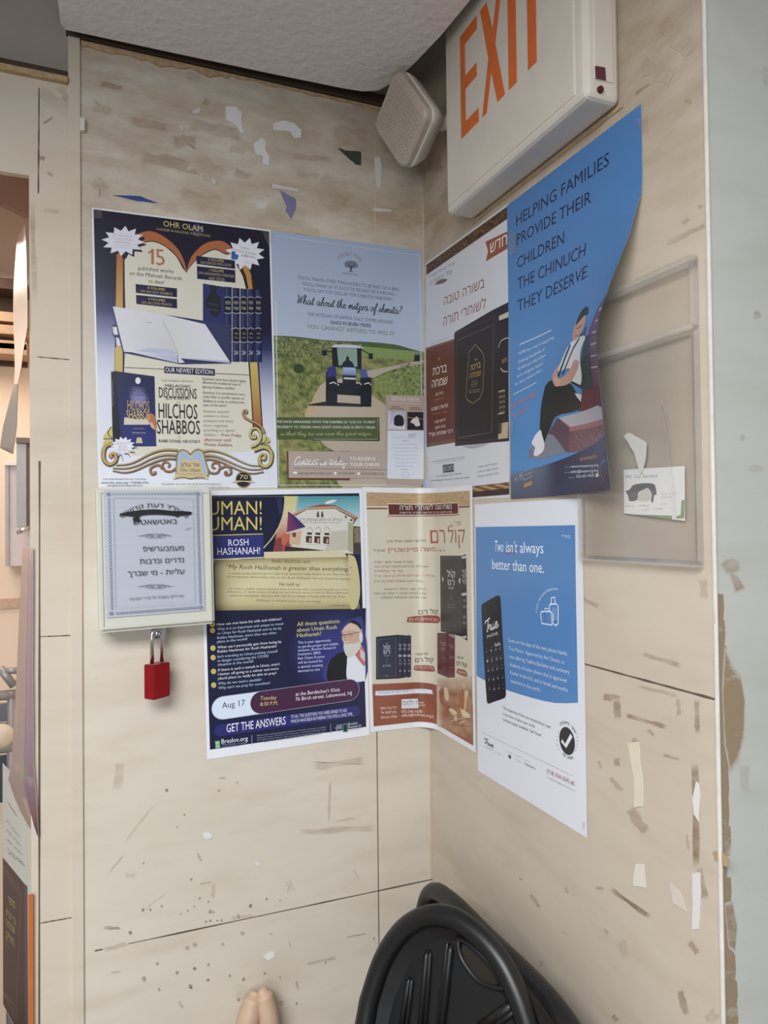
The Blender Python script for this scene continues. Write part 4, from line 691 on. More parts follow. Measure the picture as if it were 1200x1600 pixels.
for x, y in ((440, 0), (548, 6), (664, 14)):
    P.line([(x-30, 480), (x-10, 452), (x+15, 445), (x+40, 480), (x+45, 510)], 5, '#6f685c', True); P.poly([(x-28, 512+y*.4), (x+36, 514+y*.4), (x+34, 545+y*.4), (x-28, 540+y*.4)], '#3d352e'); P.poly([(x-42, 556+y*.6), (x+34, 560+y*.6), (x+32, 650+y), (x-44, 640+y)], '#4a342c'); P.poly([(x, 580+y), (x+24, 585+y), (x+20, 640+y), (x-6, 635+y)], '#bfa08c'); P.line([(x-50, 660+y*.8), (x+45, 668+y*.8)], 6, '#b7b0a2')
P.grid([(165, 240), (235, 285), (395, 440), (150, 510)], 6, 6, lambda a, b: mixl('#8a3a5e', '#3e2a68', a+.2)); P.poly([(130, 520), (390, 445), (395, 460), (140, 535)], '#d9c9c2'); P.poly([(190, 530), (345, 490), (320, 680), (180, 660)], '#cfae86'); P.poly([(220, 520), (270, 510), (265, 575), (225, 570)], '#7a3a38')
P.poly([(0, 600), (60, 580), (100, 600), (90, 760), (-20, 760)], '#8e3a34'); P.poly([(130, 690), (640, 745), (640, 765), (120, 765)], '#3c2c28'); P.poly([(100, 530), (150, 520), (190, 600), (110, 690), (80, 640)], '#c7643e')
# dark round corner with the title
P.f = (310, 760, 4.444)
arcp = [(608, 70), (607, 110), (601, 165), (588, 220), (568, 275), (540, 325), (505, 375), (460, 425), (405, 465), (340, 500)]
P.poly([(60, 70)]+arcp+[(80, 530)], '#cfc489'); P.poly([(55, 71)]+[(x-11, y+1) for x, y in arcp]+[(75, 520)], '#1a1d3c')
P.mgrid([P.at(540, 80), P.at(575, 80), P.at(585, 180), P.at(560, 195)], 1, 1, lambda a, b: lin('#2a3058'))
for y in (197, 306): P.text('UMAN!', 72, y+1, 440, y-4, 94, '#d6c250', .055)
P.line([(60, 342), (447, 330)], 7, '#cbb968'); P.poly([(70, 352), (450, 334), (452, 488), (70, 505)], '#2b2f78'); P.line([(70, 510), (452, 494)], 8, '#d8d3b8'); P.text('ROSH', 208, 414, 348, 408, 44, '#e9e9f2', .042); P.text('HASHANAH!', 132, 476, 428, 468, 48, '#e9e9f2', .042)
# parchment
def parch(a, b): return mixl(mixl('#ddd4a6', '#c2b27a', nz(a*4, b*3)*.8+abs(b-.5)**2*2), '#75612f', max(0, abs(b-.5)*2-.72)*2+max(0, .06-a)*8+max(0, a-.93)*7)
P.grid([(112, 515), (1045, 478), (1122, 850), (118, 862)], 30, 24, parch); P.curve([(1040, 470), (1090, 500), (1118, 640), (1120, 760), (1095, 840), (1060, 850), (1040, 700)], '#cdbd84'); P.poly([(455, 455), (880, 445), (1010, 452), (1030, 490), (455, 500)], '#d6caa0')
P.text('Rabbi Nachman said:', 510, 528, 778, 532, 24, '#5d522f'); P.text('\u201cMy Rosh HaShanah is greater than everything.\u201d', 190, 572, 1062, 588, 30, '#2f2814', .008, .15)
BR = '#6a5c34'
P.text('I cannot understand how it is that if my followers really believe in me, they are not', 210, 610, 1048, 618, 15, BR, 0, .2); P.text('all scrupulous about being with me for Rosh HaShanah. No one should be missing!', 198, 632, 1052, 650, 15, BR, 0, .2); P.text('He told us:', 562, 690, 706, 692, 24, '#40361c')
for t, x0, x1, y in (('to make a public announcement that everyone who counted himself one of his', 210, 1038, 720), ('followers or took notice of what he said should come to him for Rosh HaShanah', 200, 1040, 742), ('without exception. Anyone who has the privilege of being with him for Rosh', 218, 1018, 768), ('HaShanah is entitled to be very, very happy', 400, 850, 802)): P.text(t, x0, y-4, x1, y+4, 15, BR, 0, .2)
P.text('(Tzaddik #403)', 912, 832, 1036, 832, 12, BR)
P.f = (310, 950, 4.286)
P.grid([(590, 60), (1120, 0), (1120, 480), (600, 560)], 16, 16, lambda a, b: mixl('#2f3180', '#1b1f42', ((a-.55)**2*3.4+(b-.5)**2*3.6)))
WT, BL = '#e6e8f4', '#b9cdea'
for t, x0, y0, x1, y1, c in (('How can one leave his wife and children?', 124, 118, 556, 80, WT), ('Why is it so important and unique to travel', 126, 150, 568, 112, BL), ('to Uman for Rosh Hashanah and to be by', 126, 178, 556, 142, BL), ('Rebbe Nachman, more than any other', 126, 208, 524, 172, BL), ('place in the world?', 126, 234, 328, 214, BL), ('What can I personally gain from being by', 128, 272, 556, 232, WT), ('Rebbe Nachman for Rosh Hashanah?', 128, 300, 524, 262, WT), ("Isn't traveling to Uman putting oneself", 128, 334, 530, 296, BL), ('in danger considering the COVID', 130, 362, 470, 328, BL), ('situation in the world?', 130, 388, 368, 364, BL), ("If there is such a tumult in Uman, aren't", 132, 424, 545, 382, WT), ('I better off going to a calmer and more', 132, 452, 536, 412, WT), ('placid place to really be able to pray?', 132, 480, 522, 442, WT), ('Why do we need a tzaddik?', 132, 514, 422, 486, BL), ("Why can't we pray for ourselves?", 134, 544, 480, 508, BL)): P.text(t, x0, y0, x1, y1, 17, c, .012)
for n, (x, y) in enumerate(((93, 108), (94, 150), (97, 268), (98, 332), (101, 424), (102, 516))): P.ell(x, y, 17, 18, '#d3bb4e'); P.text(str(n+1), x-4, y+8, x+5, y+7, 15, '#4a4426', .01)
for t, y, x in (('All these questions', 122, 944), ('about Uman Rosh', 160, 926), ('Hashanah!', 196, 820)): P.text(t, 660, y, x, y-(x-660)*.08, 27, '#d6cf62', .018)
for t, y, x in (('This is your opportunity', 240, 886), ('to get the proper and reliable', 268, 936), ('answers. Breslov Research', 292, 920), ("Institute's (BRI)", 318, 816), ('Reb Chaim Kramer', 346, 846), ('will be hosted for', 374, 832), ('a special evening', 402, 832), ('devoted to this', 430, 812)): P.text(t, 666, y, x, y-(x-666)*.08, 17, '#cdd6f0', .01)
# printed portrait of a bearded man in white shirt, dark coat over one shoulder
P.curve([(945, 150), (990, 90), (1040, 72), (1105, 90), (1118, 480), (860, 490), (850, 380), (960, 280)], '#333c82')
P.curve([(866, 380), (900, 330), (972, 292), (1005, 340), (1003, 480), (868, 488)], '#16171c'); P.curve([(995, 330), (1060, 300), (1110, 340), (1116, 470), (1100, 490), (998, 480)], '#dfe1ea'); P.curve([(1045, 310), (1085, 250), (1112, 290), (1114, 385), (1090, 370)], '#bf6a62'); P.poly([(1080, 270), (1114, 300), (1114, 360), (1085, 330)], '#d7c2bc')
P.curve([(962, 170), (975, 130), (1020, 100), (1070, 110), (1095, 160), (1098, 210), (1080, 240), (1040, 260), (985, 245), (962, 210)], '#caa38c'); P.curve([(955, 165), (985, 120), (1030, 98), (1085, 130), (1090, 160), (1040, 148), (985, 152)], '#d8b9a2'); P.curve([(1000, 92), (1040, 82), (1080, 110), (1088, 150), (1060, 115)], '#1d1d24')
P.curve([(972, 235), (1000, 222), (1040, 240), (1075, 225), (1088, 255), (1050, 310), (1010, 332), (985, 310), (972, 270)], '#cfccc0'); P.curve([(1075, 155), (1098, 175), (1095, 230), (1078, 215)], '#d8d6cc'); P.line([(955, 185), (1085, 160)], 4, '#5a4038'); P.ring([(975+12*math.cos(t), 186+9*math.sin(t)) for t in range(7)], 2.5, '#5a4038'); P.ring([(1015+14*math.cos(t), 180+10*math.sin(t)) for t in range(7)], 2.5, '#5a4038'); P.line([(985, 190), (978, 214), (990, 218)], 4, '#a97c68'); P.line([(984, 236), (1020, 232)], 5, '#a05c54')
# date pill
def pill(S, x0, y0, x1, y1, r, col):    # thick bar with round ends, r = half height
    a, b = S.at(x0, y0), S.at(x1, y1); e = (S.at(x0, y0-r)-a).length; t = (b-a).normalized(); n = Vector((-t.y, t.x)); o = []
    for i in range(13): k = -math.pi/2+math.pi*i/12; o.append(b+t*(e*math.cos(k))+n*(e*math.sin(k)))
    for i in range(13): k = math.pi/2+math.pi*i/12; o.append(a+t*(e*math.cos(k))+n*(e*math.sin(k)))
    S.mpoly(o, col)
pill(P, 166, 668, 1009, 548, 78, '#b9b4d4'); pill(P, 166, 668, 1009, 548, 74, '#d3e2f4'); pill(P, 420, 632, 1009, 548, 74, '#4a2346')
P.text('Aug 17', 158, 672, 312, 652, 40, '#2a2c50', .042); P.text('Tuesday', 414, 616, 522, 610, 25, '#d9bd58', .02); P.text('8:30 P.M.', 414, 656, 532, 646, 25, '#d9bd58', .02); P.text("at the Berditchev'r Kloiz", 650, 588, 946, 556, 24, '#e9e4f0', .018); P.text('76 Birch street. Lakewood, NJ', 650, 622, 1026, 580, 24, '#e9e4f0', .018)
pill(P, 146, 818, 1050, 690, 40, '#2b2d74'); P.text('GET THE ANSWERS', 188, 832, 584, 778, 54, '#eceef6', .042); P.text('TO ALL THE QUESTIONS YOU WERE AFRAID TO ASK', 618, 738, 994, 694, 22, '#d6daec', .018); P.text('WHICH HAVE BEEN BOTHERING YOU FOR A LONG TIME....', 618, 770, 1042, 718, 22, '#d6daec', .018)
P.poly([(110, 890), (142, 886), (146, 938), (114, 942)], '#5aa06a'); P.text('BR', 117, 912, 141, 909, 16, '#e2ecdf', .02); P.text('ES', 118, 934, 142, 931, 16, '#e2ecdf', .02); P.text('Breslov.org', 154, 908, 330, 886, 30, '#eceef6', .014); P.text('Rebbe Nachman Teachings', 158, 920, 320, 906, 9, '#9fa6c0'); P.text('and Changing Seasons', 160, 934, 276, 924, 9, '#9fa6c0'); P.line([(357, 850), (358, 920)], 3, '#aab0c6')
for i, t in enumerate(("BRI has been disseminating Rabbi Nachman of Breslov's teachings and guiding", 'dozens and dozens of books for over forty years, including the translation of the', 'best selling Likutey Moharan with special programming. Anthony of the Soul,', 'Through Fire and Water, Crossing the Narrow Bridge and much more.')): P.text(t, 392+(36 if i == 3 else 0), 858+15*i, 852-(34 if i == 3 else 0), 800+16*i, 9, '#9fa6c0')
P.line([(884, 775), (887, 845)], 3, '#aab0c6'); P.text('מכון', 922, 798, 958, 793, 18, '#cfd4e4', .01); P.text('מחקר', 912, 816, 960, 810, 18, '#cfd4e4', .01); P.text('ברסלב', 922, 836, 962, 831, 14, '#cfd4e4', .01); P.poly([(964, 775), (996, 771), (1000, 828), (968, 832)], '#4a8a62'); P.poly([(970, 782), (991, 779), (994, 822), (973, 825)], '#1d2348'); P.text('Breslov', 1002, 786, 1066, 776, 18, '#cfd4e4'); P.text('Research', 1004, 806, 1088, 793, 18, '#cfd4e4'); P.text('Institute', 1004, 826, 1082, 814, 18, '#cfd4e4')
tag(P.done('poster', M_GLOSS), 'dark blue event poster with a parchment scroll, partly behind the locked box', 'poster')

# ---- poster 7: cream and brown book poster bridging the corner
R7 = 36.0; FA = 127-R7
def corner(u, v, l):
    sh = 10*(1-min(1, u/FA))*v/432
    if u <= FA: return PA(-.127+(u+sh)/1000, .066-v/1000-.004*u/279, .0014+l/1000)
    if u <= FA+R7*math.pi/2:
        t = (u-FA)/R7; r = R7-1.4-l; c = Vector((-R7, -R7)); p = c+Vector((math.sin(t), math.cos(t)))*r
        return Vector((p.x/1000, p.y/1000, H+.066-v/1000-.004*u/279))
    return PB((R7+u-FA-R7*math.pi/2)/1000, .066-v/1000-.004*u/279, .0014+l/1000)
P = Sheet(corner, PW, 428); P.base('#e4e4e8')
P.mgrid([Vector((7, 9)), Vector((271, 9)), Vector((271, 418)), Vector((7, 418))], 10, 16, lambda a, b: mixl('#cdc2aa', '#d6ccb4', nz(a*4, b*5)))
P.L += .12
def cork(a, b): return mixl('#a3824f', '#cdab7e', nz(a*40, b*9)*.7+.5*nz(a*16, b*5, 1, 4)-.1)
P.mgrid([Vector((7, 9)), Vector((271, 9)), Vector((271, 33)), Vector((7, 33))], 80, 10, cork)
BW = '#6e2f26'
P.f = (570, 760, 6.857)
P.line([(20, 226), (250, 226)], 5, '#d9c6ae'); P.line([(20, 237), (250, 237)], 17, '#8a4b38'); P.line([(1000, 222), (1124, 216)], 17, '#8a4b38')
P.curve([(246, 205), (262, 190), (620, 195), (980, 178), (1003, 190), (1008, 290), (985, 310), (620, 322), (275, 322), (248, 305)], '#8b5442'); P.curve([(242, 200), (260, 182), (620, 188), (980, 170), (1003, 182), (1006, 285), (985, 300), (620, 312), (275, 312), (248, 300)], '#dcc9b6'); P.curve([(252, 205), (268, 192), (620, 197), (980, 180), (996, 190), (999, 280), (980, 292), (620, 303), (275, 303), (258, 292)], '#5d2622')
P.text('בשורה טובה לשוחרי תורה', 374, 252, 934, 240, 52, '#efe2d6', .012); P.text('ספרים חדשים בסדרת חידושי תורה ודרשות', 374, 294, 938, 286, 24, '#dcc8bc', .004)
P.text('ספרי', 960, 390, 1036, 388, 16, '#4a3a34', .01); P.text('סט', 990, 416, 1030, 414, 16, '#4a3a34', .01)
P.text('קול', 895, 606, 1076, 604, 158, '#a3553f', .03); P.text('רם', 706, 610, 862, 606, 160, '#a3553f', .03); P.text('של', 905, 440, 945, 430, 22, '#4a3a34')
P.f = (560, 760, 6.316)
P.text('חידושי הגאון הגדול מרן', 280, 556, 664, 548, 26, '#4a4038', .004); P.text('משה', 615, 642, 762, 642, 46, '#a8483a', .014); P.text('פיינשטיין', 290, 648, 588, 644, 46, '#a8483a', .014); P.text('רבי', 780, 646, 852, 644, 22, '#4a4038', .004); P.text('זצוק"ל', 148, 644, 262, 642, 24, '#4a4038', .004)
TXT = '#6b6052'
for t, x0, x1, y, c in (('שיעורים שמסר במשך השנים', 158, 540, 756, TXT), ('ויצאו לאור עם מראים מקומות והערות רבות', 160, 690, 802, TXT), ('על ידי תלמידיו', 158, 438, 846, TXT), ("תלמידו ר' אברהם שלמה בן משה זצ\"ל", 158, 752, 896, '#a8685a'), ('מגדולי ישיבת תפארת ירושלים בניו יורק', 158, 634, 946, TXT), ('חלק שני כולל דרשות', 258, 670, 1026, TXT), ('עם הוספות מכתב יד שלא יצא לאור', 148, 670, 1068, TXT), ('עם מראה מקומות ומפתח', 222, 670, 1108, TXT)): P.text(t, x0, y, x1, y, 22, c)
def book(S, cover, spine, dk, sp, ti, wc):
    S.poly(cover, dk); S.poly(spine, sp)
P.poly([(808, 684), (1014, 684), (1062, 670), (1074, 1520), (1016, 1480), (814, 1430)], '#2f2c2e'); P.poly([(1016, 690), (1064, 672), (1076, 1524), (1018, 1486)], '#252326'); P.line([(826, 708), (1000, 708), (1004, 1440), (832, 1408), (826, 708)], 3, '#6a6460')
P.text('קול', 878, 890, 958, 896, 60, '#c9c6c2', .02); P.text('רם', 886, 968, 950, 976, 54, '#c9c6c2', .02); P.ring([(917+36*math.cos(t*.5), 915+92*math.sin(t*.5)) for t in range(13)], 4, '#a9a4a0'); P.text('ימים', 895, 1012, 940, 1018, 22, '#bdb9b5', .01)
for y in (1070, 1095, 1118): P.text('על', 905, y, 926, y+2, 14, '#8d8884')
P.text('דרשות הגאון', 884, 1172, 954, 1180, 14, '#8d8884'); P.text('לימים נוראים', 884, 1196, 958, 1206, 12, '#8d8884'); P.poly(rect(830, 895, 840, 935), '#d2cfca'); P.poly([(995, 905), (1006, 910), (1006, 958), (995, 950)], '#d2cfca')
for y in (690, 1055, 1480): P.poly([(1020, y), (1066, y-8), (1068, y+20), (1022, y+24)], '#b9b6b2')
for y in (860, 910, 960): P.text('קול', 1026, y, 1066, y-4, 40, '#c2bfba', .01)
for y in (1140, 1200, 1300, 1360): P.text('מועד', 1032, y, 1066, y-2, 26, '#a5a19c')
P.f = (560, 950, 6)
P.text('קול רם', 566, 60, 746, 56, 44, '#3a342e', .01); P.curve([(452, 132), (460, 100), (480, 84), (752, 78), (754, 138), (600, 138)], '#9a4a36'); P.text('ימים נוראים סוכות', 474, 122, 748, 126, 26, '#efdccf', .012)
P.poly([(164, 270), (372, 250), (490, 262), (488, 640), (385, 660), (164, 670)], '#2a2b3a'); P.poly([(172, 282), (362, 266), (362, 646), (172, 658)], '#33364a'); P.line([(184, 296), (352, 282), (352, 634), (184, 646), (184, 296)], 3, '#6d7086')
for x in (374, 418, 458): P.poly([(x, 252), (x+30, 258), (x+30, 645), (x, 655)], '#34384e'); P.line([(x+32, 262), (x+32, 640)], 5, '#1c1d29'); P.text('קול', x+3, 360, x+28, 360, 24, '#c3c6d4', .01); P.text('רם', x+5, 395, x+27, 395, 24, '#c3c6d4', .01); P.poly([(x, 436), (x+30, 437), (x+30, 458), (x, 458)], '#9b9fb2'); P.text('על', x+6, 500, x+24, 500, 20, '#a7aabb'); P.text('המועדים', x+3, 530, x+28, 530, 18, '#a7aabb'); P.text('א', x+8, 600, x+24, 600, 24, '#a7aabb')
P.text('ספר', 254, 342, 276, 340, 12, '#c9ccd8'); P.text('קול', 232, 388, 296, 384, 38, '#d3d6e2', .016); P.text('רם', 238, 428, 292, 424, 34, '#d3d6e2', .016); P.ring([(266+36*math.cos(t*.5), 400+52*math.sin(t*.5)) for t in range(13)], 3, '#8d91a6')
for y, a, b in ((452, 244, 288), (488, 255, 272), (512, 257, 270), (540, 230, 300), (552, 225, 302), (640, 250, 275)): P.text('מועדים', a, y, b, y-2, 10, '#a3a7b8')
P.text('סט ספרי', 532, 446, 656, 438, 22, '#4a4038', .004); P.text('קול רם', 532, 508, 708, 506, 40, '#3a342e', .01); P.curve([(526, 538), (690, 542), (712, 560), (716, 592), (640, 592), (526, 582)], '#9a4a36'); P.text('על המועדים', 534, 570, 706, 580, 28, '#efdccf', .012)
P.poly([(743, 234), (850, 234), (906, 262), (905, 680), (850, 655), (745, 610)], '#5a2028'); P.poly([(850, 236), (906, 264), (905, 684), (850, 658)], '#6d2c34'); P.poly([(850, 240), (905, 268), (905, 284), (852, 258)], '#a98a88')
P.text('קול', 778, 350, 824, 356, 38, '#a9827e', .01); P.text('רם', 782, 400, 818, 408, 34, '#a9827e', .01); P.text('על', 780, 475, 820, 482, 20, '#8d605e'); P.text('התורה', 786, 560, 816, 566, 18, '#8d605e'); P.text('קול', 858, 370, 898, 380, 30, '#b08c88', .01); P.text('רם', 862, 470, 898, 480, 24, '#b08c88'); P.text('בראשית', 858, 560, 900, 572, 20, '#966a68')
P.text('סט ספרי', 926, 470, 988, 478, 20, '#4a4038', .004); P.text('קול רם', 926, 532, 1022, 556, 38, '#3a342e', .01); P.curve([(930, 568), (990, 580), (1012, 596), (1018, 640), (930, 612)], '#9a4a36'); P.text('על התורה', 936, 604, 1008, 626, 24, '#efdccf', .01)
P.mgrid([Vector((7, 345)), Vector((271, 353)), Vector((271, 418)), Vector((7, 418))], 24, 10, lambda a, b: mixl('#8b4429', '#9a5638', nz(a*4, b*3)))
def painting(a, b): return mixl('#d3c3a6', mixl('#8d4d2c', '#b98a5e', nz(a*5, b*6)*1.4-.2), min(1, 2.6*b+.2, 6*a))
P.grid([(740, 660), (1062, 640), (1078, 1240), (740, 1100)], 22, 26, painting)
for pts, c in (([(805, 750), (830, 745), (850, 800), (845, 870), (815, 840)], '#d3bc8e'), ([(968, 710), (990, 690), (1010, 720), (995, 760)], '#caa97c'), ([(1000, 780), (1030, 775), (1030, 830), (1005, 850)], '#d3bc8e'), ([(1000, 840), (1020, 850), (1010, 950), (995, 960)], '#cdb180'), ([(850, 950), (880, 940), (930, 985), (890, 1000)], '#d9c79c'), ([(960, 940), (1000, 960), (1050, 1000), (1040, 1030), (980, 1010)], '#d9c79c'), ([(940, 930), (960, 800), (990, 760), (985, 930)], '#a5683e'), ([(900, 1010), (925, 1005), (930, 1060), (905, 1050)], '#c9b08a'), ([(760, 780), (800, 740), (810, 880), (860, 930), (780, 900)], '#9a5a34')): P.curve(pts, c)
P.line([(870, 1060), (1050, 1010)], 6, '#c9b08a'); P.line([(880, 1090), (1060, 1110)], 6, '#7a4022'); P.line([(950, 1080), (1000, 1060)], 8, '#d3bc8e')
P.curve([(155, 790), (175, 774), (430, 762), (680, 762), (698, 785), (690, 808), (430, 810), (175, 824)], '#7a86a8'); P.curve([(162, 790), (180, 778), (430, 767), (675, 767), (690, 785), (682, 803), (430, 805), (178, 818)], '#dfdfe4'); P.text('ניתן להשיג בכל חנויות הספרים המובחרות', 182, 806, 676, 796, 24, '#5c6684')
P.poly([(403, 855), (556, 850), (562, 938), (403, 942)], '#dcdfe6'); P.text('קולמוס', 412, 910, 552, 906, 44, '#2b3c66', .006); P.line([(412, 924), (552, 920)], 3, '#7d88a6'); P.text('הוצאת', 565, 894, 616, 894, 18, '#e6d3c6', .01); P.text('ספרים', 565, 920, 628, 920, 18, '#e6d3c6', .01)
P.text('072-244-1670', 402, 982, 598, 984, 26, '#eaddd3', .012); P.text('office@kulmus.org.il', 402, 1018, 706, 1030, 24, '#eaddd3', .012)
for t, a, b, y in (('לכל ענייני הספר', 200, 354, 952), ('ניתן לפנות אל:', 206, 354, 992)): P.text(t, a, y, b, y-8, 24, '#eaddd3', .012)
P.text('052-6117926', 210, 1036, 358, 1026, 22, '#eaddd3', .012)
tag(P.done('poster', M_GLOSS, cuts=[FA+R7*math.pi/2*i/32 for i in range(33)]), 'cream and brown book poster bent across the corner of the two walls', 'poster')

# ---- poster 8: white and blue telephone poster (right wall, bottom)
P = Sheet(flatB((.1725, .0305), -.0014, .0007), 271.6, 423.1); P.base('#dde0e9')
P.f = (730, 780, 5.925)
P.mpoly([P.at(78, 258), P.at(999, 240), P.at(1006, 800)]+[P.at(x, y) for x, y in [((730+a/5.515-730)*5.925, (1030+b/5.515-780)*5.925) for a, b in ((955, 376), (860, 380), (760, 378), (660, 360), (560, 334), (450, 302), (330, 262), (230, 222), (150, 182), (90, 150), (46, 126))]], '#4684c4')
P.text('Two', 252, 482, 334, 488, 100, '#e6ecf6', .03, .1); P.text("isn't", 358, 488, 462, 494, 100, '#e6ecf6', .042, .1); P.text('always', 488, 496, 706, 502, 100, '#e6ecf6', .042); P.text('better than one.', 232, 645, 710, 684, 92, '#e6ecf6', .042); P.line([(348, 500), (450, 494)], 7, '#b0304a')
P.text('בס"ד', 872, 354, 952, 360, 26, '#d3e0f2', .02)
P.arc('NO REFILLS. ONLY KOSHER INTERNATIONAL', 838, 1120, 212, 276, 186, 272, 22, '#cfdef2', .008)
LW = 13
P.ring([(690, 1040), (775, 1040), (785, 1165), (690, 1150), (680, 1060)], LW, '#dbe7f6'); P.line([(715, 1040), (722, 1150)], 8, '#3d5a90'); P.line([(720, 1030), (720, 1010), (750, 1012), (750, 1034)], 9, '#dbe7f6')
P.ring([(762, 975), (820, 968), (842, 985), (842, 1155), (820, 1165), (795, 1155), (795, 1060), (762, 1040)], LW, '#dbe7f6'); P.line([(780, 970), (778, 915), (810, 905), (815, 965)], LW, '#dbe7f6')
for x in (790, 806, 822): P.line([(x, 1000), (x, 1125)], 6, '#a9c3e4')
P.line([(800, 1135), (830, 1130)], 9, '#3d5a90'); P.line([(822, 1165), (822, 1180)], 10, '#dbe7f6'); P.text('Anash not available in Israel', 82, 1150, 84, 920, 6, '#8fb4de') if 0 else None
for i in range(9): P.line([(80-i*1.2, 920+i*28), (79-i*1.2, 938+i*28)], 7, '#86aedc')
P.f = (740, 920, 7.059)
P.curve([(95, 170), (150, 135), (240, 85), (275, 74), (292, 85), (300, 150), (320, 500), (355, 1100), (352, 1185), (330, 1210), (230, 1245), (170, 1266), (152, 1255), (142, 1180), (110, 700), (90, 300), (88, 190)], '#17171b')
P.curve([(105, 185), (160, 150), (270, 100), (285, 160), (286, 230), (200, 280), (104, 300)], '#1f2024')
P.script('True', 135, 480, 275, 420, 62, '#e8e8ee', .2); P.text('PHONE', 154, 545, 270, 503, 32, '#d3d4da', .01)
P.text('Punkt.', 240, 640, 302, 615, 40, '#d8d9de', .012)
for r_ in range(5):
    for c_ in range(4):
        x = 140+c_*50+r_*9; y = 690-c_*8+r_*106+c_*(-2); P.text((('-', '8', '4', 'C'), ('1', '2', '3', 'D'), ('4', '5', '6', '+'), ('7', '8', '9', '='), ('*', '0', '#', '.'))[r_][c_], x, y+18, x+16, y+10, 28, '#a9abb4'); P.line([(x+2, y-28), (x+14, y-33)], 5, '#7d7f88')
for t, y0, x1, y1 in (('Gone are the days of the two phone hassle.', 582, 1040, 738), ('True Phone - Approved by Ani Chomo. is', 672, 1000, 830), ('now offering Yeshiva Bochrim and seminary', 762, 1062, 940), ('students a Kosher phone that is approved', 850, 1030, 1036), ('Kosher in the U.S. and in Israel and works', 938, 1040, 1138), ('anywhere in the world.', 1030, 738, 1136)): P.text(t, 386+(y0-582)*.06, y0, x1, y1, 40, '#cfdff2', .012)
P.f = (730, 1030, 5.515)
GY = '#6a6d78'
for t, y0, x1, y1 in (('The beginning of the new zman/school year', 428, 724, 598), ('is the time to place your order.', 480, 592, 594), ('Limited supply available. Call Now!', 528, 640, 668)): P.text(t, 312, y0, x1, y1, 24, GY)
P.line([(140, 634), (912, 1004)], 2.2, '#a3a6b2'); P.script('True', 146, 720, 228, 762, 22, '#2a2b33', .28); P.text('PHONE', 158, 758, 226, 790, 9, '#8d90a0'); P.text('by Ani', 240, 800, 292, 826, 9, '#8d90a0')
P.text('APPROVED BY', 345, 795, 405, 822, 6, '#8d90a0'); P.ell(369, 840, 11, 18, '#4a4c58', r=-.3); P.text('TAG', 418, 872, 470, 896, 12, '#a9acb8'); P.text('CARRIERS', 418, 830, 470, 852, 6, '#8d90a0'); P.text('POWERED BY', 490, 865, 546, 892, 6, '#8d90a0'); P.text('T-Speakers', 495, 905, 590, 950, 17, '#4a4c58', .012)
P.text('(718) 924-2545 #5', 690, 980, 930, 1092, 36, '#a8606c', -.004); P.text('truephone@anichomo.com', 692, 1020, 932, 1140, 12, '#8d90a0')
P.ell(864, 704, 64, 122, '#1e1e22', r=-.18); P.line([(818, 700), (852, 748), (902, 655)], 34, '#e4e6ee'); P.arc('אני חומה', 866, 702, 88, 140, 228, 320, 26, '#2a2b33', .012)
P.arc('נשמע .שב', 866, 702, 96, 152, 118, 58, 26, '#2a2b33', .012, flip=-1)
for a in (0, 12, 24, 36, -12, -24, 150, 165, 180, 195, 210): P.ell(866+88*math.cos(math.radians(a)), 702+145*math.sin(math.radians(a)), 3, 4, '#2a2b33', 6)
P.f = (0, 0, 1); P.poly([(911, 1284), (914, 1285), (914, 1296), (911, 1295)], '#c3c8da')
tag(P.done('poster', M_GLOSS), 'white and blue phone poster, the lowest sheet on the right wall', 'poster')
# ------------------------------------------------------------------ collection box, plaque, padlock
DB = .050
fq = [hA(149.5, 761, DB), hA(331, 761, DB), hA(336, 974.5, DB), hA(154.8, 990, DB)]
bx = empty('collection_box', (-.478, 0, H-.155), 'cream metal collection box with silver Hebrew plaque on the left wall', 'box')
bm = bmesh.new(); vf = [bm.verts.new(p) for p in fq]; vb = [bm.verts.new(Vector((p.x, -.0003, p.z))) for p in fq]
bm.faces.new(vf[::-1]); bm.faces.new(vb)
for i in range(4): bm.faces.new((vf[i], vf[(i+1) % 4], vb[(i+1) % 4], vb[i]))
bmesh.ops.recalc_face_normals(bm, faces=bm.faces)
bmesh.ops.bevel(bm, geom=[e for e in bm.edges if not all(v in vb for v in e.verts)], offset=.004, segments=3, affect='EDGES'); frombm('body', bm, M_BOXP, bx)
bm = bmesh.new()                        # thin rim of the hinged lid along the front
P1_, P2_, P3_, P4_ = [p+Vector((0, -.0004, 0)) for p in fq]
def inset(q, k): c = sum(q, Vector())/4; return [p+(c-p).normalized()*k for p in q]
o1, i1 = inset([P1_, P2_, P3_, P4_], .007), inset([P1_, P2_, P3_, P4_], .011)
for i in range(4):
    j = (i+1) % 4; f = [bm.verts.new(p) for p in (o1[i], o1[j], i1[j], i1[i])]; b_ = [bm.verts.new(p+Vector((0, -.0016, 0))) for p in (o1[i], o1[j], i1[j], i1[i])]
    bm.faces.new(b_[::-1]); [bm.faces.new((f[k], f[(k+1) % 4], b_[(k+1) % 4], b_[k])) for k in range(4)]
frombm('lid_rim', bm, M_BOXP, bx)
pq = [hA(162, 766.2, DB+.002), hA(315.8, 766.2, DB+.002), hA(320.5, 953.8, DB+.002), hA(167, 965.5, DB+.002)]
pw, ph = (pq[1]-pq[0]).length*1000, (pq[3]-pq[0]).length*1000
def plq(u, v, l):
    a, b = u/pw, v/ph; p = (pq[0]*(1-a)+pq[1]*a)*(1-b)+(pq[3]*(1-a)+pq[2]*a)*b; return p+Vector((0, -l/1000, 0))
P = Sheet(plq, pw, ph); P.base('#b4b9c6'); P.f = (140, 750, 4.443)
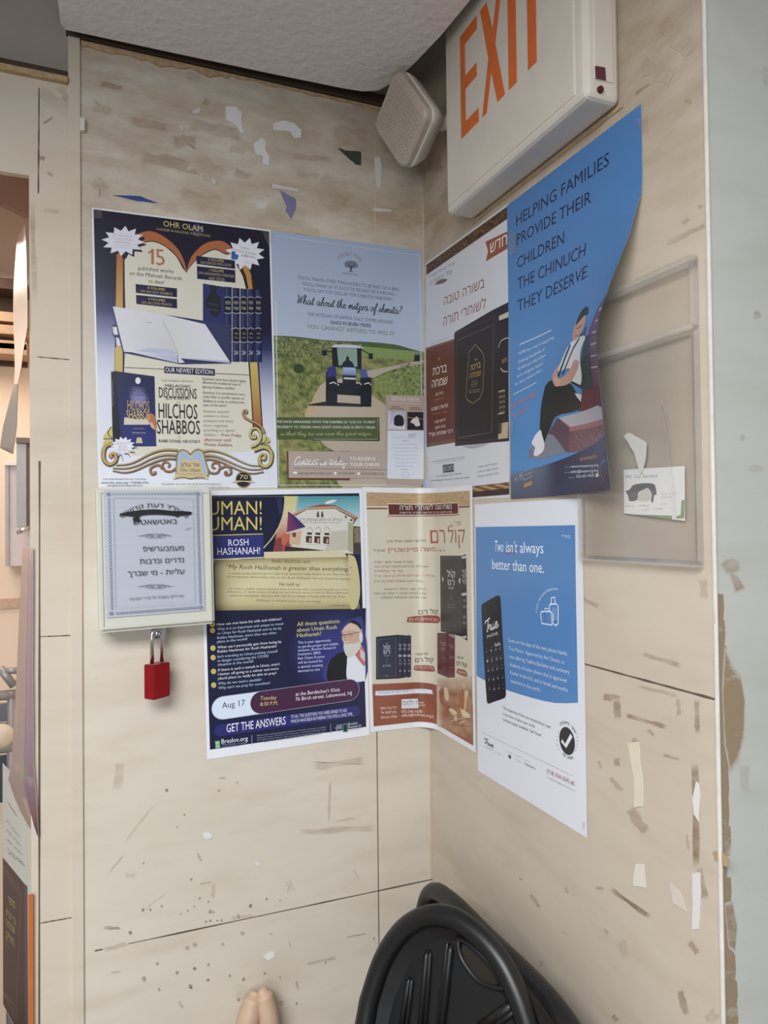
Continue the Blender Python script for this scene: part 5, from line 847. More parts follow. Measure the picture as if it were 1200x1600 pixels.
P.mgrid([Vector((0, 0)), Vector((pw, 0)), Vector((pw, ph)), Vector((0, ph))], 2, 60, lambda a, b: mixl('#b9bfcb', '#b0b3c0', nz(0, b*40)))
IK = '#30343f'; BD = '#7d8290'
for r_, w_ in (((165, 124, 722, 130, 738, 862, 182, 898), 3), ((172, 132, 716, 138, 731, 854, 188, 889), 2)): x = r_; P.ring([(x[0], x[1]), (x[2], x[3]), (x[4], x[5]), (x[6], x[7])], w_, BD)
def chain(x0, y0, x1, y1, n):
    for i in range(n):
        t = i/(n-1); x, y = x0+(x1-x0)*t, y0+(y1-y0)*t; dx, dy = (x1-x0)/n*.42, (y1-y0)/n*.42
        P.line([(x-dx-dy*.9, y-dy+dx*.9), (x+dx+dy*.9, y+dy-dx*.9)], 3.4, '#737887'); P.line([(x-dx+dy*.9, y-dy-dx*.9), (x+dx-dy*.9, y+dy+dx*.9)], 3.4, '#737887'); P.ell(x, y, 4, 4, '#8a8f9c', 8)
chain(165, 98, 722, 96, 26); chain(135, 135, 155, 890, 34); chain(748, 125, 768, 850, 34); chain(190, 925, 742, 884, 26)
for x, y in ((130, 98), (748, 96), (770, 882), (150, 925)): P.ring([(x+13*math.cos(t*.7), y+12*math.sin(t*.7)) for t in range(9)], 3, '#737887'); P.line([(x-8, y-8), (x+8, y+8)], 3, '#737887'); P.line([(x+8, y-8), (x-8, y+8)], 3, '#737887')
P.arc('ביהמ"ד דעת קדושים', 449, 360, 262, 172, 216, 328, 30, IK, .006)
P.text('באטשאטש', 302, 310, 606, 302, 36, IK, .012)
P.curve([(212, 232), (330, 212), (450, 204), (570, 214), (696, 220), (698, 240), (640, 248), (600, 252), (560, 246), (450, 240), (350, 250), (350, 285), (325, 292), (302, 280), (306, 256), (215, 246)], '#101014'); P.line([(300, 268), (350, 282)], 16, '#101014'); P.poly([(595, 245), (620, 244), (618, 256), (598, 258)], '#1d1e24')
for y, dx in ((387, 0), (738, 2)):
    P.line([(330, y), (570+dx*8, y-1)], 2, '#7f8492')
    for x, rx in ((415, 26), (455, 34), (495, 26)): P.ring([(x+dx+rx*math.cos(t*.5), y+13*math.sin(t*.5)) for t in range(13)], 3, '#5d626f')
    P.line([(345, y+1), (400, y-8), (420, y)], 4, '#6a6f7c', True); P.line([(560, y-1), (510, y-9), (490, y)], 4, '#6a6f7c', True)
P.text('מעמבערשיפ', 370, 494, 652, 488, 36, IK, .008); P.text('נדרים ונדבות', 346, 582, 652, 570, 36, IK, .008); P.text('עליות - מי שברך', 262, 666, 656, 650, 36, IK, .008); P.text('נא ליתן בשביל כל נדרי הנדבה', 276, 834, 646, 810, 18, '#4a4e5a', .004)
P.line([(660, 345), (700, 330)], 5, '#959aa6', True)
P.done('plaque', M_PLAQUE, bx)
# hasp
hd = .030; bm = bmesh.new()
prism(bm, [hA(140+x/4.443, 750+y/4.443, hd) for x, y in ((408, 1035), (528, 1028), (530, 1060), (518, 1098), (490, 1112), (440, 1110), (412, 1085))], Vector((0, .003, 0)))
hsp = frombm('hasp', bm, M_STEEL, bx)
bm = bmesh.new(); r = bmesh.ops.create_cone(bm, cap_ends=True, segments=20, radius1=.0075, radius2=.0065, depth=.006)
for v in r['verts']: v.co = Matrix.Rotation(math.pi/2, 3, 'X') @ v.co + hA(140+468/4.443, 750+1068/4.443, hd+.002)
frombm('hasp_eye', bm, M_STEEL, hsp, True)
# padlock, turned about the vertical
pc = hA(245.5, 1062, hd+.004)
pl = empty('padlock', pc+Vector((0, 0, -.031)), 'small red padlock hanging from the cream metal box', 'padlock')
pl_rot = Matrix.Rotation(math.radians(38), 4, 'Z')
bm = bmesh.new(); box_bm(bm, (-.0165, -.0105, -.0270), (.0165, .0105, .0250), .0022, 2)
for v in bm.verts: v.co = pl_rot @ v.co + pc
pb = frombm('body', bm, M_RED, pl)
bm = bmesh.new(); top = pc.z+.0275; S_ = []
for i in range(17):
    a = math.pi*i/16; S_.append(pl_rot @ Vector((-.0098*math.cos(a), 0, .0665+.0098*math.sin(a))))
path = [pl_rot @ Vector((-.0098, 0, .026))]+S_+[pl_rot @ Vector((.0098, 0, .026))]
tube(bm, [p+pc for p in path], .0030, 12); frombm('shackle', bm, M_STEEL, pl, True)
bm = bmesh.new(); r = bmesh.ops.create_cone(bm, cap_ends=True, segments=20, radius1=.005, radius2=.005, depth=.0012)
for v in r['verts']: v.co = v.co+pc+Vector((0, 0, -.0273))
frombm('keyway', bm, M_STEEL, pb)

# ------------------------------------------------------------------ exit sign
ex = empty('exit_sign', (0, -.354, H+.483), 'ivory exit sign with orange letters at the top of the right wall', 'sign')
bm = bmesh.new(); box_bm(bm, (-.050, -.527, H+.483), (-.0004, -.182, H+.80), .011, 4); hs = frombm('housing', bm, M_IVORY, ex, False)
bm = bmesh.new()                        # face plate with a fine shadow gap at the right end
box_bm(bm, (-.0515, -.508, H+.494), (-.046, -.190, H+.792), .002, 2); frombm('face_plate', bm, M_IVORY, ex)
def vz(v, z): return Vector((-.0514, -v, H+z))
LET = {'E': [(.238, .731), (.288, .731), (.288, .712), (.252, .712), (.252, .664), (.286, .664), (.286, .645), (.252, .645), (.252, .596), (.290, .596), (.290, .577), (.238, .577)],
       'X': [(.298, .731), (.316, .731), (.331, .683), (.345, .731), (.357, .731), (.3375, .660), (.360, .577), (.341, .577), (.326, .628), (.312, .577), (.3, .577), (.319, .650)],
       'I': [(.370, .731), (.389, .731), (.389, .577), (.370, .577)],
       'T': [(.397, .731), (.453, .731), (.453, .712), (.4345, .712), (.4345, .577), (.4155, .577), (.4155, .712), (.397, .712)]}
for k in 'EXIT':
    bm = bmesh.new(); prism(bm, [vz(*p) for p in LET[k]], Vector((-.0008, 0, 0))); frombm('letter', bm, M_ORANGE, ex)
bm = bmesh.new()                        # end cap with its raised panel, test button and lamp
box_bm(bm, (-.0385, -.5284, H+.505), (-.012, -.520, H+.79), .001, 2); ep = frombm('end_panel', bm, M_IVORY, ex)
hq = lambda x, y: hit(x, y, Vector((0, -.5287, 0)), Vector((0, 1, 0)))
bm = bmesh.new(); prism(bm, [hq(690+x/4, y/4) for x, y in ((958, 415), (1018, 425), (1024, 503), (962, 490))], Vector((0, -.0012, 0))); frombm('test_button', bm, plain('maroon_plastic', '#5a2a38', .35), ep)
bm = bmesh.new(); c = hq(690+994/4, 558/4); r = bmesh.ops.create_cone(bm, cap_ends=True, segments=16, radius1=.0042, radius2=.0036, depth=.003)
for v in r['verts']: v.co = Matrix.Rotation(math.pi/2, 3, 'X') @ v.co + c
frombm('indicator', bm, plain('dark_red_lens', '#4a1c1c', .3), ep)
bm = bmesh.new(); box_bm(bm, (-.002, -.530, H+.4785), (0.0, -.178, H+.4828), .0006); frombm('dust_line', bm, M_EDGE, ex)

# emergency lamp head beside the sign
lc = CAM+(FW+RT*((634-600)/F)-UP*((188-800)/F))*1.19
e1 = (RT*.0490-UP*.0969-FW*.0421); e2 = (RT*.0379+UP*.0537-FW*.0800)
L1, L2 = e1.length, e2.length; e1.normalize(); e2 = (e2-e1*e2.dot(e1)).normalized(); en = e1.cross(e2).normalized()
if en.dot(FW) > 0: en = -en
el = empty('emergency_light', lc, 'dusty square lamp head with clear ribbed lens beside the exit sign', 'lamp')
def lm(a, b, c): return lc+e1*a+e2*b+en*c
def rrect(a, b, r, n=6):
    o = []
    for cx, cy, s in ((a-r, b-r, 0), (-a+r, b-r, 90), (-a+r, -b+r, 180), (a-r, -b+r, 270)):
        for i in range(n+1): t = math.radians(s+90*i/n); o.append((cx+r*math.cos(t), cy+r*math.sin(t)))
    return o
def loft(bm, secs, cap0=True, cap1=True):
    rings = [[bm.verts.new(lm(x, y, z)) for x, y in rrect(a, b, r)] for a, b, r, z in secs]; n = len(rings[0])
    for A_, B_ in zip(rings, rings[1:]):
        for i in range(n): bm.faces.new((A_[i], A_[(i+1) % n], B_[(i+1) % n], B_[i]))
    if cap0: bm.faces.new(rings[0][::-1])
    if cap1: bm.faces.new(rings[-1])
a_, b_ = L1/2, L2/2
M_LENS = plain('prismatic_lens', '#b9ada0', .3, scale=30, var=.06)
bm = bmesh.new(); loft(bm, [(a_*.62, b_*.62, .014, -.040), (a_*.82, b_*.82, .016, -.032), (a_*.95, b_*.95, .018, -.016), (a_, b_, .018, -.006), (a_, b_, .018, -.001)]); frombm('housing', bm, M_IVORY, el, True)
bm = bmesh.new(); loft(bm, [(a_*.985, b_*.985, .017, -.001), (a_*.985, b_*.985, .017, .009), (a_*.94, b_*.94, .016, .0135)])
N1, N2 = 15, 12                         # small pyramids of the prismatic lens
for i in range(N1):
    for j in range(N2):
        x0, x1 = -a_*.86+2*a_*.86*i/N1, -a_*.86+2*a_*.86*(i+1)/N1; y0, y1 = -b_*.86+2*b_*.86*j/N2, -b_*.86+2*b_*.86*(j+1)/N2
        if y0 < -b_*.55 and False: continue
        q = [bm.verts.new(lm(x, y, .0136)) for x, y in ((x0, y0), (x1, y0), (x1, y1), (x0, y1))]; t = bm.verts.new(lm((x0+x1)/2, (y0+y1)/2, .0195))
        for k in range(4): bm.faces.new((q[k], q[(k+1) % 4], t))
frombm('lens', bm, M_LENS, el)
bm = bmesh.new(); tube(bm, catmull([lm(0, .0, -.038), Vector((-.03, -.14, H+.655)), Vector((-.026, -.1775, H+.650))], 5), .011, 12); frombm('arm', bm, M_IVORY, el, True)

# ------------------------------------------------------------------ clear acrylic leaflet holder on the right wall
ac = empty('leaflet_holder', (0, -.54, H-.045), 'clear acrylic leaflet holder behind the curling blue poster on the right wall', 'holder')
def acr(name, v0, v1, z0, z1, d0, d1, m=M_ACRYL, bev=.0006): return box(name, (-d1, -v1, H+z0), (-d0, -v0, H+z1), m, ac, bev)
acr('back_plate', .447, .636, -.045, .268, .0008, .0020)
acr('top_lip', .447, .637, .258, .270, .0020, .010, M_ACRYLE)
acr('side_wall', .633, .637, .198, .268, .0020, .010, M_ACRYLE); acr('side_wall', .447, .450, .198, .268, .0020, .010, M_ACRYLE)
fpn = acr('front_panel', .447, .637, -.045, .196, .0092, .0106)
acr('front_rim', .447, .637, .193, .200, .0090, .0112, M_ACRYLE)
acr('bottom_edge', .447, .637, -.047, -.041, .0020, .0108, M_ACRYLE)
acr('side_wall', .634, .637, -.041, .193, .0020, .0092, M_ACRYLE); acr('side_wall', .447, .4495, -.041, .193, .0020, .0092, M_ACRYLE)
bm = bmesh.new(); tube(bm, [hB(890+x/5.217, 640+y/5.217, .0108) for x, y in ((755, -30), (790, 250), (830, 600), (850, 850))], .0007, 6); frombm('crease', bm, M_ACRYLE, fpn)
# card lying inside it
cq = [hB(974.5, 734, .0042), hB(1070, 728, .0042), hB(1070.5, 814, .0042), hB(975, 802, .0042)]
cw = .076*1000; chh = .058*1000
def card(u, v, l):
    a, b = u/cw, v/chh; p = (cq[0]*(1-a)+cq[1]*a)*(1-b)+(cq[3]*(1-a)+cq[2]*a)*b; return p+Vector((-l/1000, 0, 0))
P = Sheet(card, cw, chh); P.base('#e6e7e4'); P.f = (890, 640, 5.217)
P.text('MC Car Service', 458, 562, 716, 552, 26, '#6a6d74', -.006); P.curve([(455, 665), (490, 650), (520, 615), (600, 600), (680, 605), (700, 630), (708, 690), (690, 700), (680, 755), (665, 750), (668, 690), (640, 640), (600, 655), (560, 680), (550, 735), (490, 745), (475, 700)], '#5a5d60'); P.curve([(560, 690), (600, 660), (640, 640), (660, 690), (660, 740), (560, 745)], '#c9c6be')
P.poly([(510, 868), (835, 865), (835, 895), (510, 895)], '#7d9c62'); P.poly([(870, 870), (905, 858), (912, 740), (938, 735), (935, 885), (870, 890)], '#7d9c62')
for t, a, b, y in (('Door to door', 745, 890, 692), ('long distance', 745, 835, 720), ('airports', 740, 790, 775), ('local', 460, 520, 792), ('weddings', 560, 650, 788), ('occasions', 585, 650, 824), ('packages', 690, 765, 815)): P.text(t, a, y, b, y-3, 12, '#8f9296')
cdo = P.done('business_card', M_PAPER); tag(cdo, 'white car service card with green edge inside the clear holder', 'card')
# ------------------------------------------------------------------ torn paper left on the walls
def scrap(pts, h, label, col='#dcdad8', d=.0010, f=(0, 0, 1), extra=None):
    P = [h(f[0]+x/f[2], f[1]+y/f[2], d) for x, y in pts]; n = len(P)
    off = h(f[0]+pts[0][0]/f[2], f[1]+pts[0][1]/f[2], d-.0007)-P[0]; nrm = (h(600, 700, .01)-h(600, 700, 0)); nrm = Vector((0, 1, 0)) if h is hA else Vector((1, 0, 0))
    Q = []
    for i in range(n):                    # ragged edge
        a, b = P[i], P[(i+1) % n]; Q.append(a)
        for k in (1, 2): Q.append(a.lerp(b, k/3)+Vector([random.uniform(-1, 1)*.0006 if nrm[j] == 0 else 0 for j in range(3)]))
    m = len(Q); T = tessellate_polygon([Q]); V = Q+[q+nrm*.0007 for q in Q]
    c = [lin(col)]*(2*m)
    if extra:
        for i in range(m):
            if Q[i].z < extra[0]: c[i] = lin(extra[1])
    o = mesh('paper_scrap', V, [tuple(t) for t in T]+[tuple(m+i for i in t[::-1]) for t in T]+[(i, (i+1) % m, m+(i+1) % m, m+i) for i in range(m)], M_SCRAP, cols=c)
    return tag(o, label, 'paper scrap', 'torn paper scraps stuck to the walls')
f1 = (0, 0, 2)
random.seed(11)
scrap([(705, 332), (735, 332), (755, 350), (755, 385), (763, 410), (755, 418), (740, 392), (706, 372)], hA, 'large white pointed paper scrap, left of two big ones high on the left wall', f=f1)
scrap([(855, 385), (885, 376), (920, 385), (942, 405), (940, 430), (920, 432), (905, 410), (855, 407)], hA, 'white hooked paper scrap, highest big scrap nearest the ceiling edge', f=f1)
scrap([(792, 450), (818, 430), (830, 440), (830, 468), (842, 488), (840, 516), (822, 512), (822, 488), (800, 480)], hA, 'white curled paper scrap between the pointed and the hooked scraps', f=f1)
scrap([(600, 348), (618, 335), (628, 340), (622, 355), (604, 358)], hA, 'tiny round white scrap, upper of two small dots high on the left wall', '#cfc8bf', f=f1)
scrap([(562, 396), (570, 393), (574, 405), (566, 411)], hA, 'tiniest white fleck, lower of two small dots high on the left wall', '#cfc8bf', f=f1)
scrap([(660, 558), (670, 556), (676, 572), (664, 578)], hA, 'small pale fleck just above the navy and gold poster heading', '#c6c2bf', f=f1)
scrap([(850, 572), (935, 592), (932, 600), (852, 588)], hA, 'thin grey-white strip of torn paper above the pale blue tractor poster', '#c9c4bd', f=f1)
scrap([(875, 595), (895, 606), (925, 622), (925, 650), (910, 684), (892, 660), (895, 645)], hA, 'white and violet torn triangle under the thin paper strip', '#d0ccd0', f=f1, extra=(H+.572, '#77779a'))
scrap([(800, 630), (836, 636), (830, 652), (806, 654)], hA, 'small pale square scrap left of the violet torn triangle', '#cfc9c0', f=f1)
scrap([(1056, 462), (1080, 470), (1128, 474), (1128, 516), (1112, 514), (1085, 490)], hA, 'dark green corner of a torn picture near the lamp head', '#3c4238', f=f1)
scrap([(1170, 492), (1186, 490), (1194, 515), (1188, 590), (1176, 580), (1172, 540)], hA, 'tall narrow white scrap under the lamp head', '#d3cdc6', f=f1)
scrap([(1165, 648), (1225, 656), (1224, 662), (1168, 660)], hA, 'thin white scrap close to the corner above the tractor poster', '#cdc6bd', f=f1)
scrap([(352, 610), (440, 613), (492, 635), (430, 628)], hA, 'long thin dark blue torn corner above the navy poster', '#2d4a86', f=f1)
scrap([(905, 708), (995, 714), (996, 742), (920, 728)], hA, 'translucent yellowish tape patch at the top edge of the tractor poster', '#bfb29a', f=f1)
f2 = (130, 1180, 2.553)
scrap([(474, 312), (500, 307), (516, 316), (510, 333), (486, 334)], hA, 'round white scrap below the dark blue event poster', f=f2)
scrap([(685, 428), (700, 425), (710, 436), (694, 442)], hA, 'small white scrap low on the left wall, right of the round one', f=f2)
scrap([(722, 802), (750, 782), (762, 785), (765, 802), (742, 818), (728, 814)], hA, 'white chip below the horizontal seam of the left wall', '#e0dedc', f=f2)
f3 = (900, 900, 2.287)
scrap([(184, 596), (225, 594), (228, 660), (238, 720), (240, 822), (207, 828), (206, 720), (192, 650)], hB, 'tall cream torn label right of the phone poster', '#d6d0b8', f=f3)
scrap([(212, 1028), (242, 1030), (249, 1114), (203, 1108), (206, 1060)], hB, 'square cream torn label below the tall one on the right wall', '#d9d5c6', f=f3)
scrap([(428, 735), (438, 740), (442, 800), (438, 880), (420, 850), (415, 800)], hB, 'white torn patch, upper of two on the brown tape streak', '#dcd9d6', f=f3)
scrap([(414, 1060), (444, 1062), (444, 1160), (438, 1262), (414, 1262), (416, 1150)], hB, 'long white torn patch, lower of two on the brown tape streak', '#d9d6d6', f=f3)
scrap([(335, 1095), (370, 1130), (395, 1200), (345, 1170)], hB, 'faint pale patch beside the long white torn patch', '#d0c6ba', f=f3)
scrap([(488, 985), (520, 985), (545, 1010), (540, 1042), (495, 1015)], hB, 'tan tape tab at the right end of the right wall', '#ad9670', f=f3)
scrap([(440, 215), (480, 185), (520, 205), (560, 230), (625, 265), (618, 400), (595, 510), (572, 520), (545, 430), (520, 340), (485, 285)], hB, 'white torn paper wedge inside the clear holder above the card', '#d9d7d2', .0062, f=(890, 640, 5.217))
f3b = (890, 640, 5.217)
# nail hook at the top left, tape pieces over posters
hk = box('cable_clip', (-.5805, -.009, H+.603), (-.5735, .0, H+.623), M_IVORY, None, .0015); tag(hk, 'small white clip at the upper left edge of the left wall', 'clip')
def tape(h, pts, d, label, surf=None):
    Pq = [(surf or (lambda x, y: h(x, y, d)))(x, y) for x, y in pts]; nrm = Vector((0, -1, 0)) if h is hA else Vector((-1, 0, 0))
    V = Pq+[p+nrm*.0003 for p in Pq]; o = mesh('tape_strip', V, [(3, 2, 1, 0), (4, 5, 6, 7), (0, 1, 5, 4), (1, 2, 6, 5), (2, 3, 7, 6), (3, 0, 4, 7)], M_TAPE); return tag(o, label, 'tape', 'clear tape on the posters')
tape(hA, [(141, 322), (158, 324), (160, 342), (142, 340)], .0034, 'clear tape at the top left corner of the navy gold poster')
tape(hA, [(408, 358), (424, 361), (425, 380), (420, 386)], .0034, 'clear tape at the top right corner of the navy gold poster')
tape(hB, [(795, 366), (806, 362), (806, 396), (796, 398)], .0036, 'clear tape on the left edge of the bright blue poster, the upper piece')
tape(hB, [(794, 660), (802, 658), (802, 680), (795, 682)], .0036, 'clear tape on the left edge of the bright blue poster, the lower piece')
tape(hB, [(994, 186), (1012, 180), (1012, 206), (1000, 204)], .0046, 'clear tape at the top right corner of the bright blue poster')

# ------------------------------------------------------------------ folded black chairs at the foot of the corner
def chair(name, label, O, X, Y, out, holes, ribs, legs, tr):
    """O origin; X, Y in-plane axes; the back panel's outline in metres"""
    N = X.cross(Y).normalized()
    if N.dot(FW) > 0: N = -N
    W3 = lambda p, d=0: O+X*p[0]+Y*p[1]+N*d
    c = empty(name, Vector((O.x, O.y, 0)), label, 'chair', 'folded black chairs in the corner')
    bm = bmesh.new(); tube(bm, [W3(p) for p in out], tr, 12, True); frombm('rim', bm, M_BLACK, c, True)
    bm = bmesh.new(); ctr = Vector((sum(p[0] for p in out)/len(out), sum(p[1] for p in out)/len(out)))
    inn = [Vector(p)+(ctr-Vector(p)).normalized()*tr*.4 for p in out]; i2 = [Vector(p)+(ctr-Vector(p)).normalized()*tr*2.2 for p in out]
    loops = [[Vector((p.x, p.y)) for p in i2]]+[[Vector(p) for p in hl] for hl in holes]
    def inside(p, poly):
        c_ = False; n_ = len(poly)
        for i in range(n_):
            a, b = poly[i], poly[i-1]
            if (a[1] > p[1]) != (b[1] > p[1]) and p[0] < (b[0]-a[0])*(p[1]-a[1])/(b[1]-a[1])+a[0]: c_ = not c_
        return c_
    NR = 44; n2 = len(i2); rg = [[bm.verts.new(W3(p.lerp(ctr, k/NR), -.016)) for p in i2] for k in range(NR)]
    for k in range(NR-1):
        for i in range(n2):
            j = (i+1) % n2; m_ = (i2[i].lerp(ctr, (k+.5)/NR)+i2[j].lerp(ctr, (k+.5)/NR))/2
            if not any(inside(m_, hl) for hl in holes): bm.faces.new((rg[k][i], rg[k][j], rg[k+1][j], rg[k+1][i]))
    bm.faces.new(rg[-1])
    w1 = [bm.verts.new(W3(p, -.002)) for p in inn]; w2 = [bm.verts.new(W3(p, -.016)) for p in i2]
    for i in range(len(inn)): j = (i+1) % len(inn); bm.faces.new((w1[i], w1[j], w2[j], w2[i]))
    bpn = frombm('back_panel', bm, M_BLACK, c, True)
    for hl in holes:
        bm = bmesh.new(); tube(bm, [W3(p, -.011) for p in hl], .0035, 8, True); frombm('handle_rim', bm, M_BLACK, bpn, True)
    for a, b, w in ribs:
        bm = bmesh.new(); tube(bm, [W3(a, -.016), W3(Vector(a).lerp(Vector(b), .08), -.0145), W3(b, -.0145)], [w*.5, w, w], 8); frombm('rib', bm, M_BLACK, bpn, True)
    for pts in legs:
        bm = bmesh.new(); tube(bm, pts, .011, 10); frombm('leg', bm, M_BLACK, c, True)
    return c
def plane_axes(O, N): Xa = Vector((0, 0, 1)).cross(N).normalized(); Xa = Xa if Xa.dot(RT) > 0 else -Xa; Ya = N.cross(Xa).normalized(); Ya = Ya if Ya.z > 0 else -Ya; return Xa, Ya
O1 = Vector((-.205, -.30, H-.60)); N1_ = Vector((-.85, -.46, .26)).normalized(); X1, Y1_ = plane_axes(O1, N1_)
def on1(x, y): p = hit(540+x/3, 1370+y/3, O1, N1_)-O1; return Vector((p.dot(X1), p.dot(Y1_)))
o1_ = [on1(x, y) for x, y in ((110, 580), (170, 400), (250, 270), (340, 200), (430, 180), (530, 205), (640, 290), (730, 400), (800, 540), (850, 680), (890, 840), (880, 1000), (800, 1120), (560, 1180), (250, 1120), (120, 1000), (80, 800))]
o1_ = [Vector(p[:2]) for p in catmull([(*p, 0) for p in o1_+o1_[:1]], 4)[:-1]]
h1 = [Vector(p[:2]) for p in catmull([(*on1(x, y), 0) for x, y in ((505, 295), (560, 325), (640, 400), (690, 465), (718, 528), (670, 525), (600, 495), (545, 430), (512, 365), (505, 295))], 4)[:-1]]
def flo(O, X, Y, N, a, s): p = O+X*a+Y*0; return [O+X*a*.8+Y*(-.16)-N*.03, Vector((p.x+s[0], p.y+s[1], .30)), Vector((p.x+s[0]*1.6, p.y+s[1]*1.6, .011))]
chair('folding_chair', 'black plastic folding chair with round ribbed back, the front one of two in the corner', O1, X1, Y1_, o1_, [h1],
      [(on1(352, 352), on1(316, 760), .0045), (on1(368, 350), on1(340, 760), .003), (on1(466, 322), on1(412, 800), .005), (on1(450, 300), on1(392, 800), .003), (on1(268, 482), on1(222, 760), .004), (on1(282, 484), on1(250, 760), .003), (on1(755, 612), on1(600, 720), .006), (on1(768, 640), on1(640, 740), .004)],
      [flo(O1, X1, Y1_, N1_, -.12, (-.05, -.05)), flo(O1, X1, Y1_, N1_, .12, (-.05, -.05))], .0135)
O2 = Vector((-.075, -.33, H-.585)); N2_ = Vector((-1, 0, .10)).normalized(); X2, Y2_ = plane_axes(O2, N2_)
def on2(x, y): p = hit(540+x/3, 1370+y/3, O2, N2_)-O2; return Vector((p.dot(X2), p.dot(Y2_)))
q0 = on2(400, 150); q1 = on2(470, 112); q2 = on2(560, 180); yt = q2.y
o2_ = [Vector((q0.x-.028, yt-.12)), Vector((q0.x-.022, yt-.05)), Vector((q0.x+.004, yt-.012)), Vector((q1.x+.02, yt)), Vector((q1.x+.12, yt)), Vector((q1.x+.27, yt)), Vector((q1.x+.34, yt-.03)), Vector((q1.x+.37, yt-.12)), Vector((q1.x+.36, yt-.30)), Vector((q1.x+.15, yt-.36)), Vector((q0.x+.01, yt-.30))]
o2_ = [Vector(p[:2]) for p in catmull([(*p, 0) for p in o2_+o2_[:1]], 4)[:-1]]
chair('folding_chair', 'black plastic folding chair behind the round one, its top edge along the right wall', O2, X2, Y2_, o2_, [], [(Vector((q1.x+.1, yt-.08)), Vector((q1.x+.1, yt-.3)), .01), (Vector((q1.x+.2, yt-.08)), Vector((q1.x+.2, yt-.3)), .01)],
      [[O2+X2*(q0.x+.03)+Y2_*(yt-.25), Vector((-.055, (O2+X2*(q0.x+.03)).y, .011))], [O2+X2*(q1.x+.3)+Y2_*(yt-.25), Vector((-.055, (O2+X2*(q1.x+.3)).y, .011))]], .0135)
# tan rounded chair top at the bottom edge
tn = empty('tan_chair', (-.323, -.06, 0), 'tan rounded chair top peeking up at the bottom edge, against the left wall', 'chair')
def post(pts, r, nm):
    bm = bmesh.new(); tube(bm, pts, r, 14); frombm(nm, bm, M_TAN, tn, True)
t0 = hA(413, 1552, .030); tb = hA(423, 1640, .030)
post(catmull([Vector((tb.x+.012, -.075, .011)), Vector((tb.x+.010, -.05, .3)), Vector((tb.x, -.036, tb.z)), t0+Vector((.003, .004, -.022)), t0+Vector((0, .008, -.005)), t0+Vector((-.004, .012, .002))], 5), [.016]*6+[.016]*5+[.0165]*5+[.015]*3+[.0135, .0115]+[.009]*3+[.006, .002], 'backrest_post')
t1 = hA(398, 1556, .022); tc = hA(382, 1640, .022)
post(catmull([Vector((tc.x-.02, -.075, .011)), Vector((tc.x-.01, -.05, .3)), Vector((tc.x, -.030, tc.z)), t1+Vector((-.006, 0, -.022)), t1+Vector((0, .004, -.005)), t1+Vector((.004, .008, .002))], 5), [.018]*6+[.018]*5+[.0185]*5+[.016]*3+[.0145, .0125]+[.010]*3+[.007, .003], 'backrest_edge')

# ------------------------------------------------------------------ seen through the opening: the next room and sheets hanging in it
yb = 1.10
hb = lambda x, y, Y=yb: hit(x, y, Vector((0, Y, 0)), Vector((0, 1, 0)))
M_CREAM = plain('cream_plaster', '#e6d2bd', .8, scale=6, var=.03); M_BROWN = plain('brown_ceiling', '#c0a698', .85, scale=8, var=.1); M_SHELF = plain('dark_shelf_wood', '#3d291d', .7, scale=20, var=.25); M_SHELF2 = plain('pale_shelf_edge', '#a98b70', .6)
M_GREYM = plain('grey_metal', '#9a9a9c', .4, metal=.3)
struct(box('wall_far', (-2.2, yb, 0), (-.3, yb+.05, 3), M_CREAM)); struct(box('wall_far_side', (-2.2, .09, 0), (-2.15, yb, 3), M_CREAM)); struct(box('wall_partition', (-.60, .032, 0), (-.56, yb, 3), M_CREAM))
struct(box('ceiling_far', (-2.2, .09, 2.62), (-.3, yb, 2.66), M_BROWN))
a = hb(-60, 322, yb-.02); b = hb(40, 334, yb-.02); a2 = hb(-60, 268, yb-.02); bm = bmesh.new()
prism(bm, [hb(-80, 300, yb-.03), hb(0, 316, yb-.03), hb(37, 334, yb-.03), hb(45, 334, yb-.03), hb(45, 240, yb-.03), hb(-80, 240, yb-.03)], Vector((0, .03, 0))); struct(frombm('trim_7', bm, M_BROWN))
sh = empty('shelf_unit', hb(5, 565), 'dark wooden shelves in the next room, seen through the left opening', 'shelf')
def hbox(nm, x0, y0, x1, y1, Y, dep, m, par=None):
    A_, B_ = hb(x0, y1, Y), hb(x1, y0, Y); return box(nm, (A_.x, Y, A_.z), (B_.x, Y+dep, B_.z), m, par, .001)
hbox('back_board', -60, 442, 42, 565, yb-.03, .03, M_SHELF, sh)
for y in (440, 492, 512, 536): hbox('shelf_board', -60, y-2, 42, y+4, yb-.12, .09, M_SHELF2 if y != 440 else M_SHELF, sh)
hbox('shelf_board', -60, 538, 42, 548, yb-.12, .09, M_SHELF2, sh)
ds = empty('towel_dispenser', hb(20, 890, yb-.1), 'pale grey wall cabinet in the next room, below the hanging flyer', 'dispenser')
hbox('body', 8, 726, 60, 885, yb-.10, .10, plain('pale_cabinet', '#cfc4c4', .5), ds); hbox('side_edge', 8, 726, 14, 885, yb-.105, .105, plain('cabinet_edge', '#b3a9aa', .5), ds); hbox('lid', 7, 721, 60, 727, yb-.11, .11, plain('cabinet_lid', '#efe4dc', .5), ds)
sd = empty('soap_dispenser', hb(36, 830, yb-.2), 'tall narrow steel dispenser in front of the pale grey cabinet', 'dispenser')
hbox('body', 26, 692, 41, 824, yb-.20, .07, M_GREYM, sd); hbox('cap', 25, 684, 47, 692, yb-.21, .08, plain('dispenser_cap', '#6b5f58', .5), sd); hbox('back_rail', 41, 694, 47, 824, yb-.18, .05, plain('dispenser_rail', '#8b7f78', .5), sd)
bm = bmesh.new(); tube(bm, [hb(28, 832, yb-.21), hb(36, 828, yb-.22), hb(46, 824, yb-.21)], .006, 8); frombm('spout', bm, M_STEEL, sd, True)
